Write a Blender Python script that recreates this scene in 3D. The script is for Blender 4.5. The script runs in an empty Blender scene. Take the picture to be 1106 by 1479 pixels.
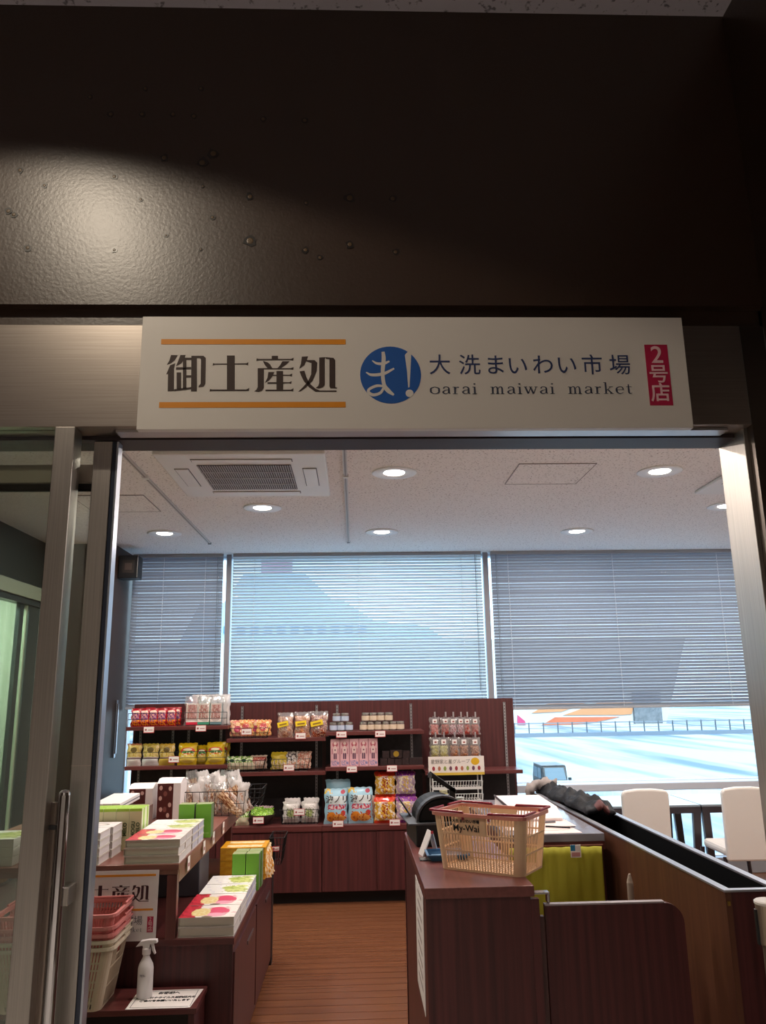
import bpy, math, random
from mathutils import Vector, Matrix
PI = math.pi
SC = bpy.context.scene
COL = SC.collection
random.seed(7)

# ------------------------------------------------------------------ camera
FPX = 1125.0
def V(*a): return Vector(a)
_y = V(-40, -262.5, -FPX).normalized()
_z = V(-78, 4937, -FPX).normalized(); _z = (_z - _y * _z.dot(_y)).normalized()
_x = _y.cross(_z)
ROT = Matrix((_x, _y, _z))           # camera -> world
CAM = V(0, 0, 1.5)
cd = bpy.data.cameras.new('camera'); cam = bpy.data.objects.new('camera', cd); COL.objects.link(cam)
cd.sensor_fit = 'VERTICAL'; cd.sensor_height = 36; cd.lens = FPX / 1479 * 36
cd.clip_start = .05; cd.clip_end = 1000
cam.matrix_world = Matrix.Translation(CAM) @ ROT.to_4x4()
SC.camera = cam

# ------------------------------------------------------------------ world, sun, exposure
w = bpy.data.worlds.new('world'); SC.world = w; w.use_nodes = True
nt = w.node_tree; nt.nodes.clear()
wo = nt.nodes.new('ShaderNodeOutputWorld'); bg = nt.nodes.new('ShaderNodeBackground')
tc = nt.nodes.new('ShaderNodeTexCoord'); sp = nt.nodes.new('ShaderNodeSeparateXYZ'); cr = nt.nodes.new('ShaderNodeValToRGB')
nt.links.new(tc.outputs['Generated'], sp.inputs[0]); nt.links.new(sp.outputs['Z'], cr.inputs[0])
cr.color_ramp.elements[0].position = 0.0; cr.color_ramp.elements[0].color = (.86, .95, 1, 1)
cr.color_ramp.elements[1].position = .45; cr.color_ramp.elements[1].color = (.48, .74, 1, 1)
nt.links.new(cr.outputs[0], bg.inputs[0]); bg.inputs[1].default_value = 3.0
nt.links.new(bg.outputs[0], wo.inputs[0])
sl = bpy.data.lights.new('sun', 'SUN'); so = bpy.data.objects.new('sun', sl); COL.objects.link(so)
sl.energy = 7.5; sl.angle = math.radians(.6); sl.color = (1, .97, .92)
so.rotation_euler = (math.radians(42), 0, math.radians(18))
SC.view_settings.view_transform = 'Standard'; SC.view_settings.look = 'None'
SC.view_settings.exposure = 0.15; SC.view_settings.gamma = 1.0
SC.view_settings.use_curve_mapping = False
SHOP_LIGHT = 9.5
AISLE_SPOT = 88.0
AISLE_AMBIENT = 46.0

# ------------------------------------------------------------------ pixel -> point on a real plane
def ray(px, py): return ROT @ V(px - 553, -(py - 739.5), -FPX)
def at(px, py, Y):
    d = ray(px, py); return CAM + d * (Y / d.y)
def atz(px, py, Z):
    d = ray(px, py); return CAM + d * ((Z - CAM.z) / d.z)

# ------------------------------------------------------------------ materials
def lin(c):
    if isinstance(c, str):
        c = [int(c[i:i + 2], 16) / 255 for i in (0, 2, 4)]
    return tuple((x / 12.92 if x <= .04045 else ((x + .055) / 1.055) ** 2.4) for x in c[:3]) + (1,)
_m = {}
def mat(name, col, rough=.5, metal=0, spec=.5, emis=None, estr=0, noise=None, bump=None, coat=0, stretch=(1, 1, 1), sss=0):
    if name in _m: return _m[name]
    m = bpy.data.materials.new(name); m.use_nodes = True; n = m.node_tree; b = n.nodes['Principled BSDF']
    c = lin(col)
    b.inputs['Base Color'].default_value = c; b.inputs['Roughness'].default_value = rough
    b.inputs['Metallic'].default_value = metal; b.inputs['Specular IOR Level'].default_value = spec
    b.inputs['Coat Weight'].default_value = coat
    if emis: b.inputs['Emission Color'].default_value = lin(emis); b.inputs['Emission Strength'].default_value = estr
    t = n.nodes.new('ShaderNodeTexCoord'); mp = n.nodes.new('ShaderNodeMapping'); mp.inputs['Scale'].default_value = stretch
    n.links.new(t.outputs['Object'], mp.inputs[0])
    if noise:
        sc, col2, lo, hi = noise
        nz = n.nodes.new('ShaderNodeTexNoise'); nz.inputs['Scale'].default_value = sc; nz.inputs['Detail'].default_value = 5
        r = n.nodes.new('ShaderNodeValToRGB'); r.color_ramp.elements[0].position = lo; r.color_ramp.elements[1].position = hi
        r.color_ramp.elements[0].color = c; r.color_ramp.elements[1].color = lin(col2)
        n.links.new(mp.outputs[0], nz.inputs[0]); n.links.new(nz.outputs['Fac'], r.inputs[0]); n.links.new(r.outputs[0], b.inputs['Base Color'])
    if bump:
        nz = n.nodes.new('ShaderNodeTexNoise'); nz.inputs['Scale'].default_value = bump[0]; nz.inputs['Detail'].default_value = 3
        bp = n.nodes.new('ShaderNodeBump'); bp.inputs['Strength'].default_value = bump[1]; bp.inputs['Distance'].default_value = bump[2] if len(bump) > 2 else .002
        n.links.new(mp.outputs[0], nz.inputs[0]); n.links.new(nz.outputs['Fac'], bp.inputs['Height']); n.links.new(bp.outputs[0], b.inputs['Normal'])
    _m[name] = m
    return m
def clear(name, tint, refl=.1, rough=.02, opaque=0.0, body='ffffff'):
    if name in _m: return _m[name]
    m = bpy.data.materials.new(name); m.use_nodes = True; n = m.node_tree; n.nodes.clear()
    o = n.nodes.new('ShaderNodeOutputMaterial'); tr = n.nodes.new('ShaderNodeBsdfTransparent'); g = n.nodes.new('ShaderNodeBsdfGlossy')
    tr.inputs[0].default_value = lin(tint); g.inputs['Roughness'].default_value = rough; g.inputs[0].default_value = (1, 1, 1, 1)
    x = n.nodes.new('ShaderNodeMixShader'); x.inputs[0].default_value = refl
    n.links.new(tr.outputs[0], x.inputs[1]); n.links.new(g.outputs[0], x.inputs[2]); last = x
    if opaque:
        d = n.nodes.new('ShaderNodeBsdfDiffuse'); d.inputs[0].default_value = lin(body)
        y = n.nodes.new('ShaderNodeMixShader'); y.inputs[0].default_value = opaque
        n.links.new(x.outputs[0], y.inputs[1]); n.links.new(d.outputs[0], y.inputs[2]); last = y
    n.links.new(last.outputs[0], o.inputs[0]); _m[name] = m
    return m
def art(name, base, shapes, rough=.35, spec=.5, coat=0):
    """printed surface: shapes on the UV square, drawn in order"""
    if name in _m: return _m[name]
    m = bpy.data.materials.new(name); m.use_nodes = True; n = m.node_tree; b = n.nodes['Principled BSDF']
    b.inputs['Roughness'].default_value = rough; b.inputs['Specular IOR Level'].default_value = spec; b.inputs['Coat Weight'].default_value = coat
    uv = n.nodes.new('ShaderNodeTexCoord'); s = n.nodes.new('ShaderNodeSeparateXYZ'); n.links.new(uv.outputs['UV'], s.inputs[0])
    def M(op, a, bb=None, cc=None):
        k = n.nodes.new('ShaderNodeMath'); k.operation = op
        for i, v in enumerate((a, bb, cc)):
            if v is None: continue
            if isinstance(v, (int, float)): k.inputs[i].default_value = v
            else: n.links.new(v, k.inputs[i])
        return k.outputs[0]
    U, W = s.outputs[0], s.outputs[1]
    cur = None; curc = lin(base)
    for sh in shapes:
        if sh[0] == 'r':
            _, x0, y0, x1, y1, c = sh
            f = M('MULTIPLY', M('LESS_THAN', M('ABSOLUTE', M('SUBTRACT', U, (x0 + x1) / 2)), (x1 - x0) / 2), M('LESS_THAN', M('ABSOLUTE', M('SUBTRACT', W, (y0 + y1) / 2)), (y1 - y0) / 2))
        elif sh[0] == 'e':
            _, cx, cy, rx, ry, c = sh
            a = M('POWER', M('DIVIDE', M('SUBTRACT', U, cx), rx), 2); d = M('POWER', M('DIVIDE', M('SUBTRACT', W, cy), ry), 2)
            f = M('LESS_THAN', M('ADD', a, d), 1)
        else:   # noise blotches inside a box
            _, x0, y0, x1, y1, scale, th, c = sh
            nz = n.nodes.new('ShaderNodeTexNoise'); nz.inputs['Scale'].default_value = scale; nz.inputs['Detail'].default_value = 2
            n.links.new(uv.outputs['UV'], nz.inputs[0])
            bx = M('MULTIPLY', M('LESS_THAN', M('ABSOLUTE', M('SUBTRACT', U, (x0 + x1) / 2)), (x1 - x0) / 2), M('LESS_THAN', M('ABSOLUTE', M('SUBTRACT', W, (y0 + y1) / 2)), (y1 - y0) / 2))
            f = M('MULTIPLY', bx, M('GREATER_THAN', nz.outputs['Fac'], th))
        mx = n.nodes.new('ShaderNodeMix'); mx.data_type = 'RGBA'
        n.links.new(f, mx.inputs[0])
        if cur is None: mx.inputs[6].default_value = curc
        else: n.links.new(cur, mx.inputs[6])
        mx.inputs[7].default_value = lin(c); cur = mx.outputs[2]
    if cur: n.links.new(cur, b.inputs['Base Color'])
    else: b.inputs['Base Color'].default_value = curc
    _m[name] = m
    return m

def wood(name, a, b_, rough=.38, stretch=(60, 60, 1.6)):
    return mat(name, a, rough, noise=(1.0, b_, .3, .75), stretch=stretch, spec=.4)
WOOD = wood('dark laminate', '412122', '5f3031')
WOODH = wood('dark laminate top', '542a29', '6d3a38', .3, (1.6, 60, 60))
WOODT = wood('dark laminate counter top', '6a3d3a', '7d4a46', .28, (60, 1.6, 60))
WOODP = wood('brown laminate panel', '56362a', '6b4633', .35)
BLACKW = mat('black back panel', '1e171a', .45, noise=(30, '2a2024', .4, .7))
STEEL = mat('brushed steel', 'a8a39e', .38, 1, noise=(1.0, 'bab5af', .3, .7), stretch=(250, 250, 3))
STEELH = mat('brushed steel header', 'a39a92', .33, 1, noise=(1.0, 'b3aaa2', .3, .7), stretch=(3, 250, 250))
CHROME = mat('chrome', 'd8d8dc', .08, 1)
DARKST = mat('dark channel', '1c1b1e', .4)
WHITE = mat('white paint', 'e9e8e6', .45)
SIGNW = mat('white sign face', 'd6d2cd', .45)
WALLD = mat('dark bulkhead paint', '301f12', .38, spec=.72, bump=(90, .20, .003))
WALLK = mat('dark wall panel', '35261f', .4, spec=.18)
CEIL = mat('pitted ceiling board', 'f2eeec', .85, noise=(90, 'aaa2a0', .58, .66), bump=(60, .25, .003))
CEIL2 = mat('lobby ceiling board', 'c9c4d0', .9, noise=(40, '7a7680', .6, .68))
BLACK = mat('black plastic', '17181b', .4)
GREYP = mat('grey plastic', '6a6a70', .5)
CREAM = mat('cream leatherette', 'e2deda', .5, bump=(120, .2, .001))
DKLEG = mat('dark table leg', '2e2428', .35)
GLASS = clear('window glass', 'f2fbff', .04)
GLASSG = clear('door glass', 'f0f4f0', .07)
PLASTIC = clear('clear film', 'f4f4f4', .16, .12, .10)
PLASTIC2 = clear('milky film', 'f0f0f0', .12, .2, .55, 'f2eeee')
WIRE = mat('black wire', '2b2a2c', .4, .6)
WIREW = mat('white wire', 'dcdcda', .4)
GOLD = mat('gold foil', 'c9a53f', .3, .5)
PAPER = mat('white paper', 'efe9e6', .7)
INK = mat('dark brown ink', '33211c', .6)
BLUEINK = mat('navy ink', '2b3a66', .6)
ORANGE = mat('orange ink', 'd98a12', .5)
LOGO = mat('logo blue', '1b57a6', .45)
CRIM = mat('crimson plate', 'b3204a', .45)
PINKW = mat('pale plate lettering', 'e6bfc6', .5)
REDP = mat('red tag trim', 'b5303a', .5)

# ------------------------------------------------------------------ mesh builder
class MB:
    def __init__(s): s.v = []; s.f = []; s.m = []; s.uv = {}
    def face(s, pts, m=0, uv=None):
        i = len(s.v); s.v += [tuple(p) for p in pts]; s.f.append(list(range(i, i + len(pts)))); s.m.append(m)
        if uv: s.uv[len(s.f) - 1] = uv
        return s
    def box(s, x0, y0, z0, x1, y1, z1, m=0, T=None, top=None, front=None, right=None):
        P = [(x0, y0, z0), (x1, y0, z0), (x1, y1, z0), (x0, y1, z0), (x0, y0, z1), (x1, y0, z1), (x1, y1, z1), (x0, y1, z1)]
        if T: P = [tuple(T @ Vector(p)) for p in P]
        i = len(s.v); s.v += P
        F = [(3, 2, 1, 0), (4, 5, 6, 7), (0, 1, 5, 4), (1, 2, 6, 5), (2, 3, 7, 6), (3, 0, 4, 7)]
        M = [m, top if top is not None else m, front if front is not None else m, right if right is not None else m, m, m]
        for k, q in enumerate(F):
            s.f.append([i + a for a in q]); s.m.append(M[k])
            s.uv[len(s.f) - 1] = [(0, 0), (1, 0), (1, 1), (0, 1)]
        return s
    def cyl(s, p0, p1, r0, r1=None, n=12, m=0, caps=True):
        p0, p1 = Vector(p0), Vector(p1); r1 = r0 if r1 is None else r1
        d = (p1 - p0).normalized(); a = d.orthogonal().normalized(); b = d.cross(a)
        i = len(s.v)
        for p, r in ((p0, r0), (p1, r1)):
            for k in range(n):
                t = 2 * PI * k / n; s.v.append(tuple(p + (a * math.cos(t) + b * math.sin(t)) * r))
        for k in range(n):
            j = (k + 1) % n; s.f.append([i + k, i + j, i + n + j, i + n + k]); s.m.append(m)
        if caps:
            s.f.append([i + k for k in range(n)][::-1]); s.m.append(m); s.f.append([i + n + k for k in range(n)]); s.m.append(m)
        return s
    def tube(s, pts, r, n=6, m=0):
        for a, b in zip(pts, pts[1:]): s.cyl(a, b, r, r, n, m)
        return s
    def lathe(s, prof, c=(0, 0, 0), n=20, m=0):
        i = len(s.v)
        for r, z in prof:
            for k in range(n):
                t = 2 * PI * k / n; s.v.append((c[0] + r * math.cos(t), c[1] + r * math.sin(t), c[2] + z))
        for q in range(len(prof) - 1):
            for k in range(n):
                j = (k + 1) % n; s.f.append([i + q * n + k, i + q * n + j, i + (q + 1) * n + j, i + (q + 1) * n + k]); s.m.append(m)
        for q, rev in ((0, True), (len(prof) - 1, False)):
            if prof[q][0] > 1e-5:
                l = [i + q * n + k for k in range(n)]; s.f.append(l[::-1] if rev else l); s.m.append(m)
        return s
    def prism(s, pts, d, m=0, side=None):
        """closed outline (3-D, planar) pushed by vector d"""
        d = Vector(d); n = len(pts); i = len(s.v)
        s.v += [tuple(p) for p in pts] + [tuple(Vector(p) + d) for p in pts]
        s.f.append(list(range(i, i + n))); s.m.append(m); s.f.append(list(range(i + n, i + 2 * n))[::-1]); s.m.append(m)
        for k in range(n):
            j = (k + 1) % n; s.f.append([i + j, i + k, i + n + k, i + n + j]); s.m.append(m if side is None else side)
        return s
    def build(s, name, mats, parent=None, smooth=False, bevel=0, loc=None):
        me = bpy.data.meshes.new(name); me.from_pydata(s.v, [], s.f)
        if not isinstance(mats, (list, tuple)): mats = [mats]
        for x in mats: me.materials.append(x)
        me.polygons.foreach_set('material_index', s.m)
        if s.uv:
            L = me.uv_layers.new(name='UV')
            for p in me.polygons:
                u = s.uv.get(p.index)
                for k, li in enumerate(p.loop_indices): L.data[li].uv = u[k] if u else (-3, -3)
        if smooth:
            me.polygons.foreach_set('use_smooth', [True] * len(me.polygons))
        me.update()
        o = bpy.data.objects.new(name, me); COL.objects.link(o)
        if parent: o.parent = parent
        if loc: o.location = loc
        if bevel:
            b = o.modifiers.new('bevel', 'BEVEL'); b.width = bevel; b.segments = 2; b.limit_method = 'ANGLE'
        return o
def tag(o, label, cat, group=None, kind=None):
    if label: o['label'] = label
    if cat: o['category'] = cat
    if group: o['group'] = group
    if kind: o['kind'] = kind
    return o
def thing(name, label, cat, loc=(0, 0, 0), rz=0, group=None, rot=None):
    o = bpy.data.objects.new(name, None); COL.objects.link(o); o.location = loc
    o.rotation_euler = rot if rot else (0, 0, rz); o.empty_display_size = .05
    return tag(o, label, cat, group)
def struct(o): o['kind'] = 'structure'; return o
def kids(o): return [c for c in bpy.data.objects if c.parent == o]
def dup(o, parent=None):
    c = o.copy(); COL.objects.link(c)
    if parent: c.parent = parent
    for k in kids(o): dup(k, c)
    return c
def place(proto, used, loc, rot, label, group=None, scale=None):
    o = proto if not used[0] else dup(proto); used[0] = True
    o.location = loc; o.rotation_euler = rot; o['label'] = label
    if group: o['group'] = group
    if scale: o.scale = scale
    return o
def ordn(i, n, a='leftmost', b='rightmost', frm='from the left'):
    if i == 0: return a
    if i == n - 1: return b
    return ['second', 'third', 'fourth', 'fifth', 'sixth', 'seventh'][i - 1] + ' ' + frm
def text_obj(name, s, size, m, parent=None, bold=0, ext=.0006, align='CENTER', space=1, T=None):
    cu = bpy.data.curves.new(name, 'FONT'); cu.body = s; cu.size = size; cu.extrude = ext; cu.offset = bold
    cu.align_x = align; cu.align_y = 'CENTER'; cu.space_character = space; cu.resolution_u = 4
    t = bpy.data.objects.new(name, cu); COL.objects.link(t)
    dg = bpy.context.evaluated_depsgraph_get(); me = bpy.data.meshes.new_from_object(t.evaluated_get(dg))
    bpy.data.objects.remove(t); bpy.data.curves.remove(cu)
    me.materials.clear(); me.materials.append(m)
    if T: me.transform(T)
    o = bpy.data.objects.new(name, me); COL.objects.link(o); o.parent = parent
    return o
FACE = Matrix.Rotation(PI / 2, 4, 'X')         # text lying in XY -> standing, read from -Y
def TXT(x, y, z, rx=PI / 2, ry=0, rz=0):
    return Matrix.Translation((x, y, z)) @ Matrix.Rotation(rz, 4, 'Z') @ Matrix.Rotation(rx, 4, 'X')

# =================================================================== SHELL
CZ = 2.72      # shop ceiling
WY = 6.95      # window plane
struct(MB().box(-6, 2.4, -.1, 5, 7.1, 0).build('floor', mat('plank floor', '683f2b', .25, noise=(1.0, '7e5136', .3, .75), stretch=(1.6, 45, 45), spec=.5)))
fl = MB()
for k in range(48):
    fl.box(-2.4, 2.6 + k * .09, .0005, 4.9, 2.6 + k * .09 + .003, .001)
fo = fl.build('plank_joint', mat('plank joint', '66391f', .4)); struct(fo)
fo.parent = bpy.data.objects['floor']
struct(MB().box(-4, -3, -.1, 2, 2.4, 0).build('floor', mat('lobby floor', 'aaa39c', .5)))
struct(MB().box(-6, 2.62, CZ, 5, 7.1, 4.25).build('ceiling', CEIL))
struct(MB().box(-4, -3, 3.96, 2, 2.62, 4.25).build('ceiling', CEIL2))
# lobby walls
struct(MB().box(1.40, -3, 0, 1.55, 2.4, 4.0).build('wall_right', WALLD))
struct(MB().box(-4.1, -3, 0, -3.9, 2.4, 4.0).build('wall_left', WALLK))
struct(MB().box(-4, -3.2, 0, 2, -3, 4.0).build('wall_back', mat('lobby wall', 'b5ada4', .6)))
# bulkhead over the entrance
bh = MB().box(-4, 2.385, 2.768, 1.5, 2.62, 3.98)
bh.box(-4, 2.42, 2.705, 1.5, 2.62, 2.768)
bh = struct(bh.build('wall_front', WALLD))
dm = MB(); rr = random.Random(3)
dents = [(29, 246, 5), (64, 268, 4), (165, 255, 5), (12, 305, 5), (20, 310, 5), (40, 358, 5), (165, 361, 4), (203, 288, 4), (237, 228, 6), (292, 235, 8), (308, 222, 8), (240, 340, 3), (293, 269, 3), (307, 314, 4), (361, 284, 6), (361, 348, 9), (290, 360, 3), (442, 293, 4), (505, 286, 8), (567, 287, 6), (441, 361, 5), (462, 372, 4), (505, 353, 6), (571, 364, 5), (130, 140, 4), (160, 165, 5), (205, 165, 5), (250, 165, 5), (280, 168, 5), (380, 172, 5), (440, 174, 5), (210, 128, 4), (290, 128, 4)]
for px, py, r in dents:
    c = at(px, py, 2.384); R = r * .0026
    n = 9; pts = []
    for k in range(n):
        a = 2 * PI * k / n; q = R * rr.uniform(.7, 1.2); pts.append((c.x + q * math.cos(a), 2.3845, c.z + q * math.sin(a)))
    dm.prism(pts[::-1], (0, -.0012, 0))
    dm.lathe([(R * .5, 0), (R * .35, .0008), (0, .001)], n=8, m=1)
    for i in range(len(dm.v) - 24, len(dm.v)):
        x, y, z = dm.v[i]; dm.v[i] = (c.x + x, 2.383 - z, c.z + y)
o = dm.build('anchor_hole', [mat('torn plaster', '120d0b', .35, spec=.6), mat('hole filler', '57452f', .4)], bh)
o['label'] = 'scattered dark anchor holes torn in the brown paint'

# shop side walls
struct(MB().box(-2.48, 6.3, 0, -1.95, 7.05, CZ).build('wall_pier', WALLK))
sh = thing('push_plate', 'long vertical steel plate on the dark pier beside the shelves', 'plate', (-1.945, 6.6, 1.03))
MB().box(0, -.02, 0, .012, .02, .45).build('plate', mat('satin steel', 'b9bcc4', .25, 1), sh, bevel=.002)
MB().box(.012, -.012, .03, .022, .012, .42).build('grip', mat('satin steel', 'b9bcc4', .25, 1), sh, bevel=.002)
pl = MB()   # left partition
pl.box(-2.56, 2.6, 2.345, -2.48, 6.3, CZ, 0); pl.box(-2.57, 2.6, 2.245, -2.46, 6.3, 2.345, 1)
pl.box(-2.56, 2.6, 0, -2.48, 6.3, .12, 0)
for y in (3.0, 4.4, 5.93): pl.box(-2.53, y, .12, -2.50, y + .07, 2.245, 2)
pl.box(-2.53, 6.05, .12, -2.50, 6.07, 2.245, 1); pl.box(-2.53, 6.10, .12, -2.50, 6.3, 2.245, 2)
pl.box(-2.56, 2.6, 2.20, -2.48, 6.3, 2.245, 2)
pw = struct(pl.build('wall_left', [mat('charcoal panel', '3a3f3f', .5), mat('pale green beam', 'b4baa9', .4), mat('dark frame', '4c5357', .35)]))
struct(MB().box(-2.52, 2.62, .12, -2.51, 6.3, 2.22).build('glazing', clear('green glass', 'e6f0e8', .08), pw))
struct(MB().box(-4.1, 2.6, 0, -4.0, 7.0, CZ).build('wall_far_left', mat('pale green curtain', 'd9dbd3', .8, noise=(1.0, 'b9c0b2', .35, .65), stretch=(40, 40, .3))))
struct(MB().box(-4.1, 2.42, 0, -2.5, 2.6, 2.8).build('wall_front_left', WALLD))
struct(MB().box(-4.1, 6.7, 0, -2.48, 7.0, CZ).build('wall_back_left', mat('pale green curtain', 'd9dbd3', .8)))
struct(MB().box(1.40, 2.42, 0, 5, 2.6, CZ + .1).build('wall_front_right', mat('cream wall', 'd8d2c8', .7)))
struct(MB().box(4.9, 2.4, 0, 5.05, 7.1, CZ + .1).build('wall_cafe_right', mat('cream wall', 'd8d2c8', .7)))

# ------------------------------------------------------------------ window wall
FRM = mat('white window frame', 'dfe4ea', .4)
FRG = mat('grey mullion', '8c8a90', .4)
def window(n, x0, x1, z0, z1, low=False, open_left=False):
    r = bpy.data.objects.new('window_%d' % n, None); COL.objects.link(r); r.location = (x0, WY, 0); struct(r)
    f = MB(); W = x1 - x0; t = .035
    f.box(0, 0, z0 - .06, W, .1, z0, 0); f.box(0, 0, z1 - .02, W, .1, z1, 0); e = .006 if n < 3 else .012; f.box(0, 0, z0, e, .1, z1, 0); f.box(W - (t if n == 3 else e), 0, z0, W, .1, z1, 0)
    if low: f.box(0, 0, 0, W, .1, .13, 0); f.box(0, 0, .13, t, .1, z0, 0); f.box(W - t, 0, .13, W, .1, z0, 0)
    f.build('window_frame', FRM, r)
    g = MB().box(.006, .045, z0, W - .006, .055, z1)
    if low: g.box(t, .045, .13, W - t, .055, z0 - .06)
    g.build('pane', GLASS, r)
    return r
window(1, -1.95, -1.125, .72, CZ); window(2, -1.10, 1.175, .72, CZ); window(3, 1.20, 3.56, .74, CZ, low=True)
mu = MB()
mu.box(-1.125, 6.89, 0, -1.10, 7.07, CZ); mu.box(1.175, 6.89, 0, 1.20, 7.07, CZ); mu.box(3.56, 6.85, 0, 5, 7.1, CZ, 1)
mu.box(-1.130, 6.86, 0, -1.086, 6.895, CZ); mu.box(1.150, 6.86, 0, 1.192, 6.895, CZ)
mu.box(-1.95, 6.95, 0, -1.125, 7.07, .66, 1); mu.box(-1.1, 6.95, 0, 1.175, 7.07, .66, 1)
struct(mu.build('wall_window', [FRG, mat('window wall paint', 'd5d9dd', .6)]))
struct(MB().box(1.2, 6.78, .675, 3.56, 6.95, .735).build('trim_1', mat('window sill', 'c6ccd8', .35), bevel=.006))
struct(MB().box(1.2, 6.86, 0, 3.56, 6.95, .125).build('trim_2', mat('low sill', '9a9ba2', .5), bevel=.006))

def blind(x0, x1, zb, tilt, label, cords, wand, m, rail, seed):
    r = thing('venetian_blind', label, 'window blind', ((x0 + x1) / 2, 6.83, zb)); W = (x1 - x0) / 2; H = CZ - zb
    s = MB(); pitch = .0268; n = int((H - .05) / pitch); c, sn = math.cos(tilt), math.sin(tilt); hw = .0138; rd = random.Random(seed)
    for k in range(n + 1):
        z = .03 + k * pitch + rd.uniform(-.0006, .0006); pr = []
        for q in (-1, -.33, .33, 1):           # curved slat, room side edge raised
            d = q * hw; b = .0018 * (1 - q * q)
            pr.append((-(d * c) + b * sn, z + d * sn + b * c))
        for a, b in zip(pr, pr[1:]):
            s.face([(-W, a[0], a[1]), (W, a[0], a[1]), (W, b[0], b[1]), (-W, b[0], b[1])])
    s.build('slats', m, r, smooth=False)
    MB().box(-W, -.018, H - .03, W, .018, H).build('head_rail', rail, r, bevel=.002)
    MB().box(-W, -.014, 0, W, .014, .018).build('bottom_rail', rail, r, bevel=.003)
    lc = MB()
    for px in cords:
        x = px - (x0 + x1) / 2
        for dy in (-.015, .015): lc.cyl((x, dy, .01), (x, dy, H - .02), .0012, n=5)
        for k in range(n): lc.box(x - .003, -.016, .028 + k * pitch, x + .003, -.0135, .034 + k * pitch)
    lc.build('ladder_cord', mat('ladder cord', 'c9d3dc', .6), r)
    if wand is not None:
        x = wand - (x0 + x1) / 2; MB().cyl((x, -.03, .15), (x, -.03, H - .03), .003, n=6).cyl((x + .012, -.026, .02), (x + .012, -.026, H - .03), .0012, n=5).build('tilt_wand', mat('wand', '6b7a86', .3), r)
    return r
SL = mat('grey aluminium slat', '9dabbd', .45, spec=.5)
SL2 = mat('daylit aluminium slat', 'd2e4ef', .45, spec=.5)  # paler copy of the slat: daylight coming through is put into the colour
RL = mat('blind rail', '9fa6b0', .4)
X83 = lambda px, py: at(px, py, 6.83).x
blind(-1.935, -1.152, 1.40, 1.10, 'narrow grey venetian blind in the left window behind the snack bags', [X83(237, 830), X83(297, 830)], X83(315, 830), SL, RL, 1)
blind(-1.066, 1.128, 1.36, .88, 'daylit pale blue venetian blind lowered over the wide middle window', [X83(368, 820), X83(518, 820), X83(666, 820)], X83(686, 830), SL2, RL, 2)
blind(1.214, 3.43, 1.345, 1.08, 'grey venetian blind half lowered over the right window above the view', [X83(733, 820), X83(884, 820), X83(1035, 820)], X83(716, 830), SL, RL, 3)

# =================================================================== ENTRANCE FRAME
hd = MB()
hd.box(-2.5, 2.40, 2.347, 1.318, 2.5, 2.703)
hs = struct(hd.build('trim_3', STEELH, bevel=.003))
hs2 = MB().box(-2.5, 2.5, 2.335, 1.306, 2.62, 2.76).build('trim_4', mat('dark door track', '2b1f22', .5)); struct(hs2)
struct(MB().box(-.77, 2.43, 2.338, 1.25, 2.487, 2.3465).build('trim_5', mat('aluminium track', 'b9b5b4', .35, .8)))
jb = MB().box(1.306, 2.44, 0, 1.40, 2.62, 2.703); struct(jb.build('trim_6', STEEL, bevel=.002))
struct(MB().box(1.3195, 2.402, 0, 1.40, 2.44, 2.703).build('trim_7', mat('dark steel', '6b625b', .35, 1)))
# sidelight beside the doors
struct(MB().box(-.953, 2.40, 0, -.890, 2.47, 2.347).build('trim_8', STEEL, bevel=.002))
struct(MB().box(-2.5, 2.43, 0, -.953, 2.44, 2.347).build('window_4', GLASSG))
struct(MB().box(-2.5, 2.40, 0, -.953, 2.46, .08).build('trim_9', STEEL))
# sliding door leaf pushed back behind the sidelight
dr = bpy.data.objects.new('door_1', None); COL.objects.link(dr); dr.location = (-.82, 2.52, 0); struct(dr)
MB().box(-.040, -.02, .01, .020, .025, 2.33).build('stile', STEEL, dr, bevel=.002)
MB().box(.020, -.014, .01, .034, .02, 2.33).build('edge_seal', mat('blue black seal', '232b3c', .3), dr)
MB().box(.034, -.018, .01, .040, .024, 2.33).build('edge_strip', mat('edge aluminium', 'b5bcc8', .3, .9), dr)
MB().box(-1.6, -.02, 2.19, -.04, .025, 2.245).box(-1.6, -.02, 2.245, -.04, .02, 2.25).build('top_rail', mat('beige rail', '9d9388', .4, .3), dr)
MB().box(-1.6, 0, 2.165, -.04, .01, 2.19).build('gasket', DARKST, dr)
MB().box(-1.6, 0, .05, -.04, .008, 2.17).box(-1.6, 0, 2.25, -.04, .008, 2.33).build('glass', GLASSG, dr)
MB().box(-.040, -.022, 1.50 - .2, .022, -.0195, 1.502 - .2).build('seam', mat('seam', 'c6bdb2', .3, .8), dr)
hb = MB().cyl((-.030, -.085, .25), (-.030, -.085, 1.225), .0165, n=20)
hb.lathe([(.0165, 0), (.0155, .008), (.010, .014), (0, .016)], (-.030, -.085, 1.225))
h = hb.build('pull_handle', CHROME, dr, smooth=False); h['label'] = 'long chrome tube handle'
MB().box(-.075, -.080, .25, -.052, -.062, 1.205).build('handle_plate', mat('handle plate', '8d8078', .2, .9), dr, bevel=.002)
MB().box(-.090, -.075, .25, -.080, -.065, 1.21).build('handle_strip', mat('handle strip', 'c4c8cf', .25, .9), dr)
MB().box(-.046, -.085, .925, .0, -.018, .975).box(-.046, -.085, .35, .0, -.018, .40).build('handle_bracket', STEEL, dr, bevel=.003)
MB().box(-.082, -.085, 1.13, -.05, -.058, 1.142).build('handle_clamp', BLACK, dr)

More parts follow.
